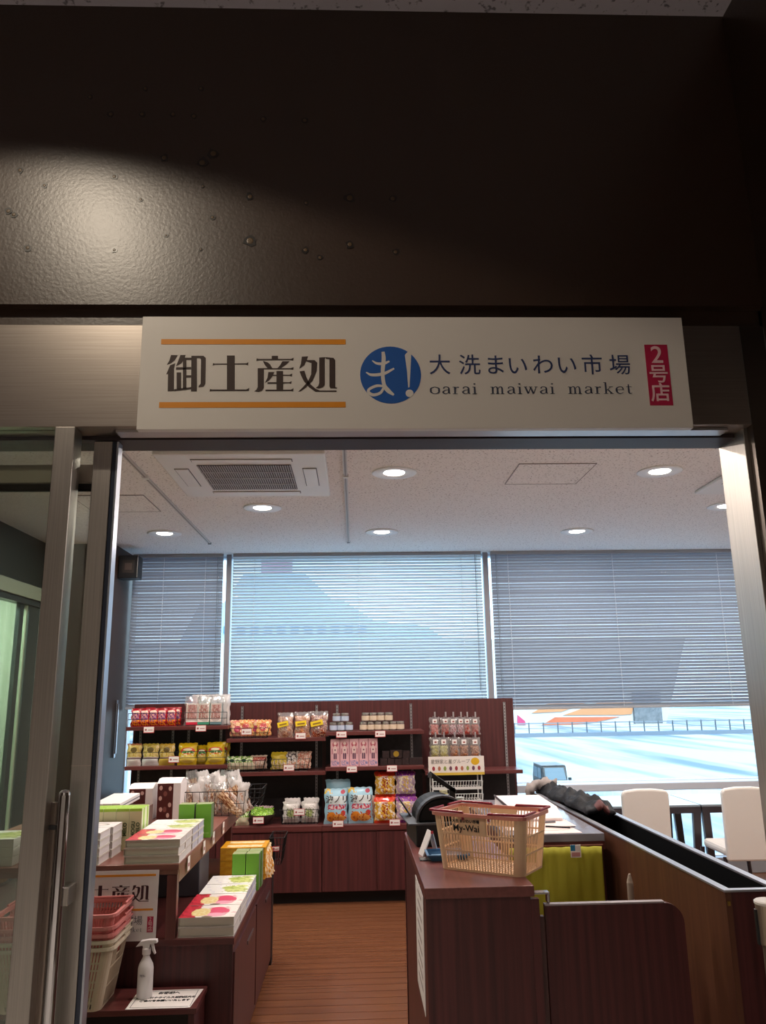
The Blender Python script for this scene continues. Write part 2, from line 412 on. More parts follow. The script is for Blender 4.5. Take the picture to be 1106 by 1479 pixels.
# =================================================================== ENTRANCE SIGN
YS = 2.372
def poly(mb, pts, f, m=0, th=.0012):
    mb.prism([f(x, y) for x, y in pts][::-1], (0, -th, 0), m)
def stroke(mb, pts, f, m=0, th=.0012, steps=5):
    """pts (x,y,width): a brush stroke along a smooth curve"""
    P = [Vector(p) for p in pts]; Q = [P[0] * 2 - P[1]] + P + [P[-1] * 2 - P[-2]]; out = []
    for i in range(1, len(Q) - 2):
        for k in range(steps):
            t = k / steps; a, b, c, d = Q[i - 1], Q[i], Q[i + 1], Q[i + 2]
            out.append(.5 * ((2 * b) + (c - a) * t + (2 * a - 5 * b + 4 * c - d) * t * t + (3 * b - a - 3 * c + d) * t ** 3))
    out.append(P[-1]); L = []; R = []
    for i, p in enumerate(out):
        a = out[max(0, i - 1)]; b = out[min(len(out) - 1, i + 1)]; d = Vector((b.x - a.x, b.y - a.y)); d = d.normalized() if d.length else Vector((1, 0))
        n = Vector((-d.y, d.x)) * p.z / 2; L.append((p.x + n.x, p.y + n.y)); R.append((p.x - n.x, p.y - n.y))
    for i in range(len(out) - 1):
        q = [L[i], L[i + 1], R[i + 1], R[i]]
        ar = sum(q[k][0] * q[(k + 1) % 4][1] - q[(k + 1) % 4][0] * q[k][1] for k in range(4))
        if ar > 0: q = q[::-1]
        w = [f(x, y) for x, y in q]
        mb.face([(p[0], p[1] - th, p[2]) for p in w][::-1], m)
KANJI = [
 [(70,135),(108,136),(92,165),(70,182),(46,192),(60,168)],
 [(64,196),(94,184),(87,215),(86,348),(50,350),(52,245),(42,248),(52,225)],
 [(125,135),(155,135),(150,151),(190,151),(190,164),(143,164),(130,185),(100,200),(112,170)],
 [(100,208),(188,206),(188,219),(100,221)],
 [(140,164),(160,164),(160,334),(140,336)],
 [(103,238),(129,238),(129,338),(103,338)],
 [(160,255),(188,255),(188,268),(160,268)],
 [(88,338),(188,325),(188,337),(120,345),(88,349)],
 [(190,140),(222,140),(222,350),(188,350)],
 [(222,140),(262,140),(275,152),(272,305),(262,322),(232,326),(235,316),(245,305),(247,160),(240,152),(222,152)],
 [(400,138),(446,138),(446,339),(400,339)],
 [(318,183),(328,186),(400,185.5),(400,191.5),(328,192),(316,197)], [(446,185),(515,184),(527,178),(525,196),(510,191),(446,191)],
 [(300,336),(312,339),(515,339),(532,330),(530,347),(512,348),(312,348),(298,350)],
 [(665,140),(702,140),(702,158),(665,158)],
 [(576,155),(588,158),(780,158),(794,151),(792,168),(780,165),(590,166),(574,170)],
 [(612,170),(640,178),(655,190),(668,212),(640,211),(625,195)],
 [(728,172),(770,172),(745,195),(722,210),(700,212),(715,195)],
 [(582,213),(776,213),(794,207),(792,222),(776,219),(618,219),(618,330),(608,346),(588,353),(562,350),(575,340),(582,325)],
 [(645,236),(680,236),(668,262),(650,285),(625,300),(640,270)],
 [(693,230),(732,230),(732,340),(693,340)],
 [(668,252),(693,252),(693,258),(668,258)], [(732,252),(770,252),(786,245),(784,262),(770,258),(732,258)],
 [(640,296),(693,296),(693,305),(640,305)], [(732,296),(768,296),(783,290),(780,306),(768,302),(732,303)],
 [(628,340),(778,340),(794,332),(792,350),(778,348),(628,349)],
 [(843,145),(880,143),(872,165),(918,165),(934,180),(930,230),(905,290),(870,325),(835,350),(822,352),(850,325),(880,290),(898,250),(900,182),(868,172),(858,195),(828,215),(838,185)],
 [(830,232),(858,228),(868,262),(890,305),(925,335),(950,345),(1048,345),(1048,353),(925,353),(885,325),(855,290),(838,255)],
 [(946,150),(985,148),(978,158),(978,310),(968,325),(945,333),(925,330),(940,318),(946,300)],
 [(985,148),(1030,152),(1040,165),(1040,325),(1052,328),(1050,333),(1012,332),(1006,320),(1006,160),(985,157)]]
MA = [[(112,168,6),(140,185,14),(180,186,16),(214,172,10)], [(76,238,6),(110,253,16),(180,246,18),(242,215,10)],
      [(176,116,18),(180,160,24),(174,240,22),(182,310,22),(205,345,26),(240,372,12)],
      [(186,322,12),(140,318,16),(95,338,16),(92,358,18),(120,372,18),(160,360,16),(180,330,14)]]
BANG = [(305,135),(325,113),(343,130),(338,230),(333,325),(325,328),(318,230)]
# lower-case roman letters on a unit x-height, strokes of varying width, with slab ends
RO = {
 'o': ([[(.5,1,.08),(.12,.8,.16),(.08,.5,.2),(.12,.2,.16),(.5,0,.08),(.88,.2,.16),(.92,.5,.2),(.88,.8,.16),(.5,1,.08)]], 1.0),
 'a': ([[(.15,.75,.16),(.25,.97,.1),(.5,1,.1),(.68,.85,.16),(.7,.5,.18),(.7,.15,.18),(.85,.02,.08)], [(.7,.6,.06),(.35,.5,.1),(.1,.25,.18),(.3,0,.12),(.55,.08,.08),(.7,.25,.06)]], .85),
 'r': ([[(.25,1,.18),(.25,0,.18)], [(.02,.0,.08),(.5,.0,.08)], [(.02,.97,.08),(.25,.97,.08)], [(.3,.7,.06),(.45,.95,.1),(.65,.9,.2)]], .72),
 'i': ([[(.25,1,.18),(.25,0,.18)], [(.02,.0,.08),(.48,.0,.08)], [(.02,.97,.08),(.25,.97,.08)], [(.25,1.32,.2),(.25,1.5,.2)]], .5),
 'm': ([[(.25,1,.18),(.25,0,.18)], [(.02,.0,.08),(.46,.0,.08)], [(.02,.97,.08),(.25,.97,.08)], [(.3,.75,.06),(.5,1,.1),(.72,.85,.16),(.74,.0,.18)], [(.55,.0,.08),(.94,.0,.08)], [(.8,.75,.06),(1.0,1,.1),(1.2,.85,.16),(1.22,0,.18)], [(1.03,.0,.08),(1.44,.0,.08)]], 1.48),
 'w': ([[(.1,1,.16),(.4,0,.2)], [(.4,0,.08),(.68,1,.08)], [(.62,1,.16),(.92,0,.2)], [(.92,0,.08),(1.22,1,.08)], [(-.05,.98,.08),(.3,.98,.08)], [(.48,.98,.08),(.82,.98,.08)], [(1.05,.98,.08),(1.38,.98,.08)]], 1.34),
 'k': ([[(.22,1.65,.18),(.22,0,.18)], [(.0,.0,.08),(.44,.0,.08)], [(0,1.6,.08),(.22,1.6,.08)], [(.25,.42,.07),(.75,1,.07)], [(.42,.6,.12),(.82,0,.2)], [(.55,.98,.08),(.95,.98,.08)], [(.62,0,.08),(1.0,0,.08)]], 1.0),
 'e': ([[(.12,.55,.07),(.8,.55,.07)], [(.8,.55,.14),(.72,.9,.12),(.45,1,.08),(.15,.8,.16),(.1,.45,.2),(.2,.12,.16),(.5,0,.1),(.8,.18,.06)]], .86),
 't': ([[(.28,1.35,.1),(.28,.6,.18),(.3,.12,.18),(.45,0,.1),(.6,.1,.06)], [(.02,.97,.08),(.6,.97,.08)]], .62), ' ': ([], .9)}
def roman(mb, s, x0, x1, zb, xh, y, m=0):
    tot = sum(RO[c][1] + .22 for c in s) - .22; sc = (x1 - x0) / tot; x = x0
    for c in s:
        st, wd = RO[c]
        for q in st: stroke(mb, [(a, -b, t) for a, b, t in q], lambda u, v: (x + u * sc, y, zb - v * xh), m, steps=3)
        x += (wd + .22) * sc
sg = thing('shop_sign', 'long white shop sign with brown characters and blue round logo over the entrance', 'sign', (0, 0, 0))
a, b, c, d = at(210, 462, YS), at(979, 466, YS), at(997, 624, YS), at(200, 622, YS)
sx0, sx1, sz0, sz1 = -.688, 1.108, 2.327, 2.718
MB().box(sx0, YS, sz0, sx1, 2.3995, sz1).build('board', SIGNW, sg, bevel=.0015)
bars = MB()
for (y0, y1, xl) in ((490, 497.5, 232), (581, 588.5, 229)):
    p, q = at(xl + 1, y0, YS), at(499, y1, YS); bars.box(p.x, YS - .0012, q.z, q.x, YS - .0001, p.z)
bars.build('orange_bar', ORANGE, sg)
kj = MB(); F5 = lambda x, y: tuple(at(230 + x / 4.096, 480 + y / 4.1, YS))
for p in KANJI: poly(kj, p, F5)
kj.build('lettering', INK, sg)
F6 = lambda x, y: tuple(at(510 + x / 4.096, 480 + y / 4.1, YS))
dsc = MB(); cc = Vector(F6(221, 252)); pts = [(cc.x + .0995 * math.cos(t * PI / 24), YS - .0001, cc.z + .0995 * math.sin(t * PI / 24)) for t in range(48)]
dsc.prism(pts[::-1], (0, -.0010, 0)); lg = dsc.build('logo_disc', LOGO, sg)
mm = MB()
for q_, st in enumerate(MA): stroke(mm, st, F6, th=.0015 + q_ * .0002)
poly(mm, BANG, F6, th=.0016); e = Vector(F6(333, 362)); mm.prism([(e.x + .013 * math.cos(-t * PI / 8), YS, e.z + .013 * math.sin(-t * PI / 8)) for t in range(16)], (0, -.0016, 0))
mm.build('logo_mark', SIGNW, lg)
for ch, cx, cy in (('大', 635, 529), ('洗', 678, 529), ('ま', 715, 529), ('い', 747, 530), ('わ', 784, 529), ('い', 818, 529), ('市', 855, 529), ('場', 895, 529)):
    p = at(cx, cy, YS); o = text_obj('lettering', ch, .076, BLUEINK, sg, T=TXT(p.x, YS - .0008, p.z) @ Matrix.Diagonal((.98, 1, 1, 1)))
rm = MB(); p, q = at(621, 569, YS), at(913, 570, YS); roman(rm, 'oarai maiwai market', p.x, q.x, p.z, .024, YS)
rm.build('lettering', mat('grey blue ink', '3b4358', .6), sg)
cp = MB(); p, q = at(930, 498, YS), at(972, 585.5, YS); cp.box(p.x, YS - .0014, q.z, q.x, YS - .0001, p.z); pp = cp.build('branch_plate', CRIM, sg)
for ch, cy, s_ in (('2', 514, .085), ('号', 542, .068), ('店', 569, .068)):
    o = text_obj('lettering', ch, s_, PINKW, pp, bold=.0008, T=TXT((p.x + q.x) / 2, YS - .0022, at(950, cy, YS).z))

# =================================================================== SHOP CEILING FITTINGS
RING = mat('white trim ring', 'eef0f2', .4); LENS = mat('lit lens', 'ffffff', .5, emis='fff6ea', estr=14)
dl0 = thing('ceiling_downlight', '', 'ceiling light', (0, 0, CZ))
MB().lathe([(.125, 0), (.128, -.004), (.120, -.008), (.075, -.008), (.060, -.002)], n=36).build('trim_ring', RING, dl0, smooth=True)
MB().lathe([(.078, -.002), (.066, .0)][::1], n=36).lathe([(.058, -.003), (.054, -.006), (0, -.007)], n=36).build('lens', LENS, dl0)
used = [False]
names = {(.23, 4.25): 'large round ceiling downlight nearest the entrance, in the middle of the ceiling', (-.61, 5.08): 'round ceiling downlight between the air conditioner and the left blind',
         (-1.45, 5.90): 'round ceiling downlight nearest the black speaker', (.215, 5.91): 'round ceiling downlight beside the end of the central ceiling rail', (1.752, 5.95): 'round ceiling downlight above the right blind',
         (1.758, 4.25): 'large round ceiling downlight beside the steel right jamb', (2.56, 5.12): 'round ceiling downlight partly cut off by the steel right jamb'}
def lamp(loc, energy, name='downlight_and_fill_lamp', size=.12, color=(1, .87, .77), parent=None, spread=3.1):
    l = bpy.data.lights.new(name, 'AREA'); l.shape = 'DISK'; l.size = size; l.energy = energy; l.color = color; l.spread = spread
    o = bpy.data.objects.new(name, l); COL.objects.link(o); o.location = loc
    if parent: o.parent = parent
    return o
for (x, y), lb in names.items():
    place(dl0, used, (x, y, CZ), (0, 0, 0), lb, 'round downlights in the shop ceiling')
for (x, y) in list(names) + [(-.61, 3.41), (.98, 3.41), (-1.45, 4.25), (2.56, 3.41), (3.3, 4.3), (3.3, 5.9)]:  # last six are unseen, without fittings, added to light the goods
    lamp((x, y, CZ - .012), SHOP_LIGHT * 1.25)
# ceiling cassette
def cassette(loc, label, grille=True):
    r = thing('ceiling_air_conditioner', label, 'air conditioner', loc)
    h = .44
    b = MB(); b.box(-h, -h, -.022, h, h, 0); b.build('panel', WHITE, r, bevel=.008)
    g = MB(); gm = MB(); gw = .25
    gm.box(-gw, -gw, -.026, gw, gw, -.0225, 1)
    for k in range(40):
        x = -gw + (k + .5) * gw / 20; gm.box(x - .0022, -gw, -.030, x + .0022, gw, -.026, 0)
    for k in range(3): gm.box(-gw, -gw / 2 + k * gw / 2 - .003, -.0305, gw, -gw / 2 + k * gw / 2 + .003, -.026, 0)
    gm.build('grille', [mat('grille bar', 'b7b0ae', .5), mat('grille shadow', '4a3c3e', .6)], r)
    for (fx, fy, wx, wy) in ((0, .33, .26, .022), (0, -.33, .26, .022), (.345, 0, .035, .18), (-.345, 0, .035, .18)):
        MB().box(fx - wx, fy - wy, -.028, fx + wx, fy + wy, -.0225).build('air_flap', mat('flap', 'e6e2de', .4), r, bevel=.003)
        MB().box(fx - wx - .004, fy - wy - .004, -.0235, fx + wx + .004, fy + wy + .004, -.0222).build('flap_slot', mat('slot', '4f484a', .6), r)
    return r
cassette((-.585, 4.26, CZ), 'square white ceiling air conditioner with slatted brown grille at the left')
cassette((2.60, 4.28, CZ), 'white ceiling air conditioner mostly hidden behind the steel right jamb')
for x, lb in ((-1.177, 'thin ceiling rail running back beside the air conditioner on its left'), (-.047, 'thin ceiling rail running back right of the air conditioner')):
    r = thing('ceiling_rail', lb, 'rail', (x, 3.3, CZ)); MB().box(-.011, 0, -.012, .011, 2.98, 0).build('rail', mat('rail white', 'c9c6c4', .5), r)
    MB().box(-.004, 0, -.0128, .004, 2.98, -.0121).build('slot', mat('rail slot', '8e8a8a', .6), r); MB().box(-.017, .98, -.018, .017, 1.01, -.0005).build('joint', WHITE, r)
    MB().box(-.013, 2.975, -.016, .013, 2.99, -.0005).build('end_cap', BLACK, r)
for x0, y0, x1, y1, lb in ((.91, 4.085, 1.343, 4.512, 'square access hatch outlined in the ceiling between two downlights'), (-1.75, 4.72, -1.30, 5.165, 'square access hatch outlined in the ceiling at far left')):
    r = thing('access_hatch', lb, 'hatch', (x0, y0, CZ)); X, Y = x1 - x0, y1 - y0
    MB().box(.004, .004, -.003, X - .004, Y - .004, -.0003).build('hatch_panel', CEIL, r)
    MB().box(0, 0, -.0045, X, .004, 0).box(0, Y - .004, -.0045, X, Y, 0).box(0, 0, -.0045, .004, Y, 0).box(X - .004, 0, -.0045, X, Y, 0).build('hatch_edge', mat('hatch edge', '8f8583', .5), r)
# speaker
s = thing('speaker', 'small black box speaker mounted high on the dark pier beside the left blind', 'speaker', (-1.86, 6.5, 2.455))
MB().box(-.085, -.07, 0, .075, .07, .19).build('cabinet', BLACK, s, bevel=.006)
MB().box(-.05, -.074, .045, .045, -.0705, .15, 0).build('grille', mat('speaker grille', '2b2624', .6), s)
MB().box(-.03, -.078, .07, .025, -.0745, .125).build('badge', mat('speaker badge', '4a3f3b', .5), s)
MB().box(-.09, -.02, .06, -.0855, .02, .14).build('bracket', GREYP, s)

# =================================================================== BACK SHELVING (four bays)
YP, YF, YC = 6.60, 6.27, 6.20
def bay(px0, px1, label, shelves, wires=False, top_px=1012, uprights=()):
    x0, x1 = at(px0, 1100, YP).x, at(px1, 1100, YP).x; zt = 1.445
    r = thing('shelving_unit', label, 'shelving unit', ((x0 + x1) / 2, YC, 0)); W = (x1 - x0) / 2; cx = (x0 + x1) / 2; zi = at((px0 + px1) / 2, shelves[0][0], YF).z - .005
    MB().box(-W, YP - YC, .52, W, YP - YC + .03, zt).build('back_panel', WOOD, r)
    MB().box(-W + .015, YP - YC - .006, .56, W - .015, YP - YC - .0005, zi).build('inner_panel', BLACKW, r)
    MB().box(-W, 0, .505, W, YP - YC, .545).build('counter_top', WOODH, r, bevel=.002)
    MB().box(-W + .002, .012, .085, W - .002, YP - YC, .503).build('cabinet', WOOD, r)
    for k in range(2):
        MB().box(-W + k * W + .003, .004, .09, k * W - .003, .0115, .495).build('door', WOOD, r)
    MB().box(-W, .08, 0, W, YP - YC, .084).build('toe_kick', mat('black toe kick', '0e0c0e', .6), r)
    for ux in uprights:
        X = at(ux, 1100, YP - .01).x - cx
        u = MB().box(X - .009, YP - YC - .014, .56, X + .009, YP - YC - .0065, zt - .03)
        for k in range(34): u.box(X - .003, YP - YC - .0148, .58 + k * .025, X + .003, YP - YC - .0141, .59 + k * .025, 1)
        u.build('slotted_upright', [mat('zinc upright', 'aaa8ac', .35, .8), DARKST], r)
    for (za, xa, xb) in shelves:
        a_, b_ = at(xa, za, YF).x - cx, at(xb, za, YF).x - cx; z = at((xa + xb) / 2, za, YF).z
        MB().box(a_, YF - YC, z - .028, b_, YP - YC - .015, z).build('shelf', WOODH, r, bevel=.002)
        if wires:
            wr = MB()
            for h_ in (.055, .10):
                wr.tube([(a_ + .02, YP - YC - .03, z + h_), (a_ + .01, YF - YC + .008, z + h_), (b_ - .01, YF - YC + .008, z + h_)], .0022)
            for X in [a_ + .01, b_ - .01, (a_ + b_) / 2]: wr.cyl((X, YF - YC + .008, z), (X, YF - YC + .008, z + .10), .0022, n=6)
            wr.build('wire_rail', WIRE, r)
    return r
bay(190, 327, 'leftmost dark wood shelving unit with wire shelf rails beside the dark pier', [(1049, 182, 329), (1106, 180, 328)], True, uprights=(201, 248, 271, 318))
bay(327, 468, 'dark wood shelving unit holding two shelves of wire snack baskets', [(1066, 327, 470), (1115, 326, 470)], uprights=(348, 457))
bay(468, 612, 'dark wood shelving unit holding small jars and pink boxes', [(1056, 470, 612), (1107, 470, 612)], uprights=(487, 595))
bay(612, 745, 'rightmost dark wood shelving unit behind the white display rack', [(1113, 614, 755)], uprights=(732,))

def sz(px, py): return at(px, py, YF).z
Z11, Z12 = sz(255, 1049), sz(255, 1106); Z21, Z22 = sz(398, 1066), sz(398, 1115); Z31, Z32 = sz(541, 1056), sz(541, 1107); Z41 = sz(680, 1113); ZK = .545
def fit(px0, pyt, px1, Y, zb):
    p = at((px0 + px1) / 2, pyt, Y); x0, x1 = at(px0, pyt, Y).x, at(px1, pyt, Y).x
    return (x0 + x1) / 2, x1 - x0, p.z - zb

def bag(name, w, h, d, m, seed=1, parent=None, side=None, crimp=.05, wr=.004):
    """sealed pillow bag, front face printed"""
    rd = random.Random(seed); nx, nz = 8, 12; mb = MB(); g = {}
    ph = [rd.uniform(0, 6) for _ in range(4)]
    for s_ in (0, 1):
        for i in range(nx + 1):
            for k in range(nz + 1):
                u, v = i / nx, k / nz; e = max(0, min(1, (v - crimp) / .18, (1 - crimp - v) / .18)); e = math.sin(e * PI / 2)
                t = d / 2 * e * (1 - abs(2 * u - 1) ** 2.6) ** .6
                t += wr * e * math.sin(9 * u + ph[0] + 5 * v) * math.cos(11 * v + ph[1])
                x = (u - .5) * w * (1 - .06 * math.sin(PI * v) * e) + (.004 * math.sin(17 * v + ph[2]) if i in (0, nx) else 0)
                z = v * h + (.0025 * (1 if i % 2 else -1) if k == nz else 0)
                g[s_, i, k] = len(mb.v); mb.v.append((x, (-t if s_ == 0 else t), z))
    for i in range(nx):
        for k in range(nz):
            mb.f.append([g[0, i, k], g[0, i + 1, k], g[0, i + 1, k + 1], g[0, i, k + 1]]); mb.m.append(0)
            mb.uv[len(mb.f) - 1] = [(i / nx, k / nz), ((i + 1) / nx, k / nz), ((i + 1) / nx, (k + 1) / nz), (i / nx, (k + 1) / nz)]
            mb.f.append([g[1, i + 1, k], g[1, i, k], g[1, i, k + 1], g[1, i + 1, k + 1]]); mb.m.append(1)
    return mb.build(name, [m, side or m], parent, smooth=True)
def tagcard(px, py, Y, label, rz=0, w=.05):
    p = at(px, py, Y); r = thing('price_tag', label, 'price tag', p, rz, 'white price tags on the shelves')
    h_ = w * .6
    MB().box(-w / 2, -.0015, -h_ / 2, w / 2, .0015, h_ / 2, 1).box(-w / 2 + .003, -.002, -h_ / 2 + .005, w / 2 - .003, -.0016, h_ / 2 - .003, 0).build('card', [PAPER, REDP], r)
    MB().prism([(-w * .28 + .008 * math.cos(-t * PI / 4), -.0021, .008 * math.sin(-t * PI / 4)) for t in range(8)], (0, -.0004, 0)).box(-w * .08, -.0025, -.004, w * .36, -.0021, .001).build('print', mat('tag print', 'a85a5e', .6), r)
    return r

# --- bay 1 top: five red snack bags
RED = art('red snack print', 'b3202c', [('r', .12, .25, .88, .82, '7b3b78'), ('n', .1, .3, .9, .8, 9, .52, 'e0a59a'), ('r', 0, .02, 1, .2, 'a11a22'), ('n', .1, .05, .9, .35, 8, .5, 'f08a1e'), ('e', .5, .8, .35, .06, 'f0c9b8'), ('r', 0, .9, 1, 1, '8f1420')], .25)
xc, wd, h_ = fit(190, 1023, 203, 6.33, Z11); pr = None
proto = thing('snack_bag', '', 'snack bag', (0, 0, 0)); bag('pouch', wd * 1.12, h_, .045, RED, 4, proto); used = [False]
for i, px in enumerate((196, 208.5, 221, 233.5, 247)):
    place(proto, used, (at(px, 1040, 6.34).x, 6.34, Z11), (math.radians(-6), 0, 0), ordn(i, 5) + ' front red snack bag of five on the top shelf', 'red snack bags on the top left shelf')
for i, px in enumerate((254, 240, 215)):
    o = dup(proto); o.location = (at(px, 1040, 6.42).x, 6.43, Z11 + .004); o['label'] = ['red bag tucked behind the rightmost front red bag', 'red bag standing behind the fourth front red bag', 'red bag standing behind the middle front red bag'][i]
# three clear packs
for i, (px, cols, back) in enumerate(((277, 'c98a80', 'd03048'), (294, 'd8b4a4', '4a9a7c'), (312, 'dba8a0', '6f8f96'))):
    r = thing('cracker_pack', ordn(i, 3) + ' clear wrapped cracker pack of three on the top left shelf', 'snack pack', (at(px, 1040, 6.36).x, 6.36, Z11), 0, 'clear cracker packs on the top left shelf', rot=(math.radians(-4), 0, [.15, 0, -.1][i]))
    A = art('cracker %d' % i, 'e9dad2', [('r', .1, .25, .9, .93, cols), ('n', .12, .3, .88, .9, 8, .5, 'b4564a'), ('r', 0, 0, 1, .13, back), ('r', .2, .15, .8, .2, 'f3eee8')], .2)
    MB().box(-.045, -.02, .004, .045, .02, .168, 1, front=0).build('inner_pack', [A, mat('pack side %d' % i, back, .4)], r, bevel=.004)
    bag('film', .118, .225, .06, PLASTIC, 20 + i, r, wr=.006)
for i, px in enumerate((287, 304, 322)):
    r = thing('cracker_pack', ordn(i, 3) + ' milky film pack in the back row of the top left shelf', 'snack pack', (at(px, 1040, 6.45).x, 6.455, Z11), 0, 'clear cracker packs on the top left shelf')
    MB().box(-.045, -.018, .004, .045, .018, .165, 0).build('inner_pack', mat('white pack', 'd7cfcc', .4), r, bevel=.004)
    bag('film', .112, .235, .05, PLASTIC2, 30 + i, r, wr=.006)
# --- bay 1 lower: tan bags and yellow bags
for i, (x0, x1, c1, c2) in enumerate(((183, 204, 'ece0dc', 'c9a64a'), (206, 229, 'e3dfdf', 'b8a23e'), (230, 252, 'cfae4a', 'c7a032'))):
    xc, wd, h_ = fit(x0, 1074, x1, 6.33, Z12)
    A = art('tan noodle print %d' % i, c1, [('r', 0, .38, 1, .92, 'd9bf7c'), ('n', 0, .38, 1, .92, 7, .52, c2), ('e', .5, .7, .22, .12, '6e5a2e'), ('r', .0, .30, 1, .36, '8f6a70'), ('r', 0, .92, 1, 1, 'a05a3a' if i == 0 else c2)], .3)
    r = thing('noodle_pack', ordn(i, 3) + ' of three tan snack packs on the second left shelf', 'snack pack', (xc, 6.34, Z12), 0, 'tan packs on the second left shelf', rot=(math.radians(-8), 0, 0))
    bag('pouch', wd * 1.02, h_, .05, A, 40 + i, r)
YEL = art('yellow snack print', 'd6b21c', [('n', 0, 0, 1, .4, 6, .5, 'c8a92a'), ('e', .5, .28, .42, .2, 'dfc35a'), ('e', .5, .62, .4, .16, 'd4452a'), ('r', .2, .52, .85, .62, '2f8a3e'), ('e', .5, .68, .25, .06, 'f2e4c0'), ('n', .1, .35, .9, .6, 12, .56, 'e9dfb4'), ('r', 0, .93, 1, 1, 'b99a12')], .22)
for i, (x0, x1, pyt, yy, rr_) in enumerate(((258, 285, 1073, 6.33, .1), (283, 301, 1076, 6.40, 0), (298, 325, 1072, 6.33, -.05), (306, 333, 1071, 6.43, -.3))):
    xc, wd, h_ = fit(x0, pyt, x1, yy, Z12)
    r = thing('snack_bag', ['leftmost bright yellow snack bag on the second left shelf', 'yellow snack bag set back between two others on the second left shelf', 'right front yellow snack bag on the second left shelf', 'green edged yellow snack bag turned at the right end of the second left shelf'][i], 'snack bag', (xc, yy, Z12), 0, 'yellow bags on the second left shelf', rot=(math.radians(-8), 0, rr_))
    bag('pouch', wd, h_, .06, YEL, 50 + i, r, side=mat('green bag side', '3c7a4a', .3))
# --- wire basket builder
def wire_basket(name, label, loc, w, d, h, rz=0, m=None, flare=.02, cat='wire basket', n=9, r_=.0016, top=True):
    b = thing(name, label, cat, loc, rz); mb = MB(); nd = max(3, int(n * d / w))
    def ring(z, f):
        a_, c_ = w / 2 + f, d / 2 + f; return [(-a_, -c_, z), (a_, -c_, z), (a_, c_, z), (-a_, c_, z), (-a_, -c_, z)]
    for q in (0, .5, 1): mb.tube(ring(.002 + h * q, -flare + flare * q), r_ * (1.5 if q == 1 else 1), 5)
    for i in range(n + 1):
        u = i / n * 2 - 1
        for s_ in (-1, 1):
            mb.cyl((u * (w / 2 - flare), s_ * (d / 2 - flare), .002), (u * w / 2, s_ * d / 2, h), r_, n=5)
        mb.cyl((u * (w / 2 - flare), -(d / 2 - flare), .002), (u * (w / 2 - flare), d / 2 - flare, .002), r_, n=4)
    for i in range(1, nd):
        u = i / nd * 2 - 1
        for s_ in (-1, 1): mb.cyl((s_ * (w / 2 - flare), u * (d / 2 - flare), .002), (s_ * w / 2, u * d / 2, h), r_, n=5)
    mb.build('wire_frame', m or WIRE, b)
    return b
def loose_packs(prefix, cat, zone, z, cols, n, size, seed, group, labels):
    """small pillow packs lying in a basket, each its own thing"""
    rd = random.Random(seed); out = []
    for i in range(n):
        x0, x1, y0, y1 = zone; x = x0 + (x1 - x0) * (i + .5) / n; y = rd.uniform(y0, y1)
        c = cols[i % len(cols)]
        r = thing(prefix, labels[i], cat, (x, y, z + rd.uniform(0, .006)), 0, group, rot=(math.radians(rd.uniform(-20, -8)), 0, rd.uniform(-.15, .15)))
        bag('pouch', size[0], size[1], size[2], c, seed + i, r, wr=.006); out.append(r)
    return out
YB = 6.36
def bx(px0, px1, Y=YB): return (at(px0, 1080, Y).x + at(px1, 1080, Y).x) / 2, at(px1, 1080, Y).x - at(px0, 1080, Y).x
xc, wd = bx(334, 389); wire_basket('wire_basket', 'low wire basket of pink and orange snack packs on the upper second bay shelf', (xc, YB, Z21), wd, .15, .075)
PK = art('pink snack print', 'd9ae84', [('n', 0, 0, 1, 1, 5, .5, 'c8746a'), ('n', .1, .2, .9, .8, 9, .55, 'e8cda0'), ('e', .5, .4, .25, .2, 'b3405a')], .25)
PK2 = art('orange snack print', 'd8b06a', [('n', 0, 0, 1, 1, 6, .5, 'cf7a48'), ('e', .45, .5, .28, .25, 'c04a52'), ('n', 0, 0, 1, 1, 14, .6, 'efd9a4')], .25)
loose_packs('snack_pack', 'snack pack', (xc - wd / 2 + .01, xc + wd / 2 - .01, YB - .03, YB + .03), Z21 + .012, [PK, PK2, PK, PK2], 4, (.115, .125, .04), 60, 'packs in the upper left wire basket', [ordn(i, 4) + ' pink and orange snack pack in the top wire basket' for i in range(4)])
for i, (x0, x1, pyt) in enumerate(((401, 424, 1029), (425, 448, 1028), (448, 474, 1027))):
    xc, wd, h_ = fit(x0, pyt, x1, 6.35, Z21)
    r = thing('rice_cracker_bag', ordn(i, 3) + ' clear bag of rice crackers with a yellow label', 'snack bag', (xc, 6.35, Z21), 0, 'clear cracker bags with yellow labels', rot=(math.radians(-6), 0, 0))
    A = art('rice cracker print %d' % i, ['c79a80', 'c9814e', 'a84a28'][i], [('n', 0, 0, 1, 1, 8, .5, ['a86a52', 'b4622e', '7c2f1c'][i]), ('n', 0, 0, 1, 1, 15, .58, 'e2c09a')], .15)
    bag('contents', wd * .92, h_ * .84, .06, A, 70 + i, r, wr=.01)
    bag('film', wd * 1.0, h_, .07, PLASTIC, 75 + i, r, wr=.008)
    lb = MB().box(-wd * .32, -.047, h_ * .42, wd * .36, -.045, h_ * .62, 0); o = lb.build('yellow_label', mat('yellow label', 'e6c81e', .4), r); o.rotation_euler = (0, math.radians(-12 if i != 1 else -6), 0)
    o = MB().box(-wd * .2, -.0485, h_ * .48, wd * .25, -.0472, h_ * .54, 0).build('label_print', mat('label print', '8a6a10', .5), r); o.rotation_euler = (0, math.radians(-12 if i != 1 else -6), 0)
    if i == 2: pass
xc, wd = bx(329, 384); wire_basket('wire_basket', 'wire basket of green and red snack packs at left of the lower second bay shelf', (xc, YB, Z22), wd, .15, .085)
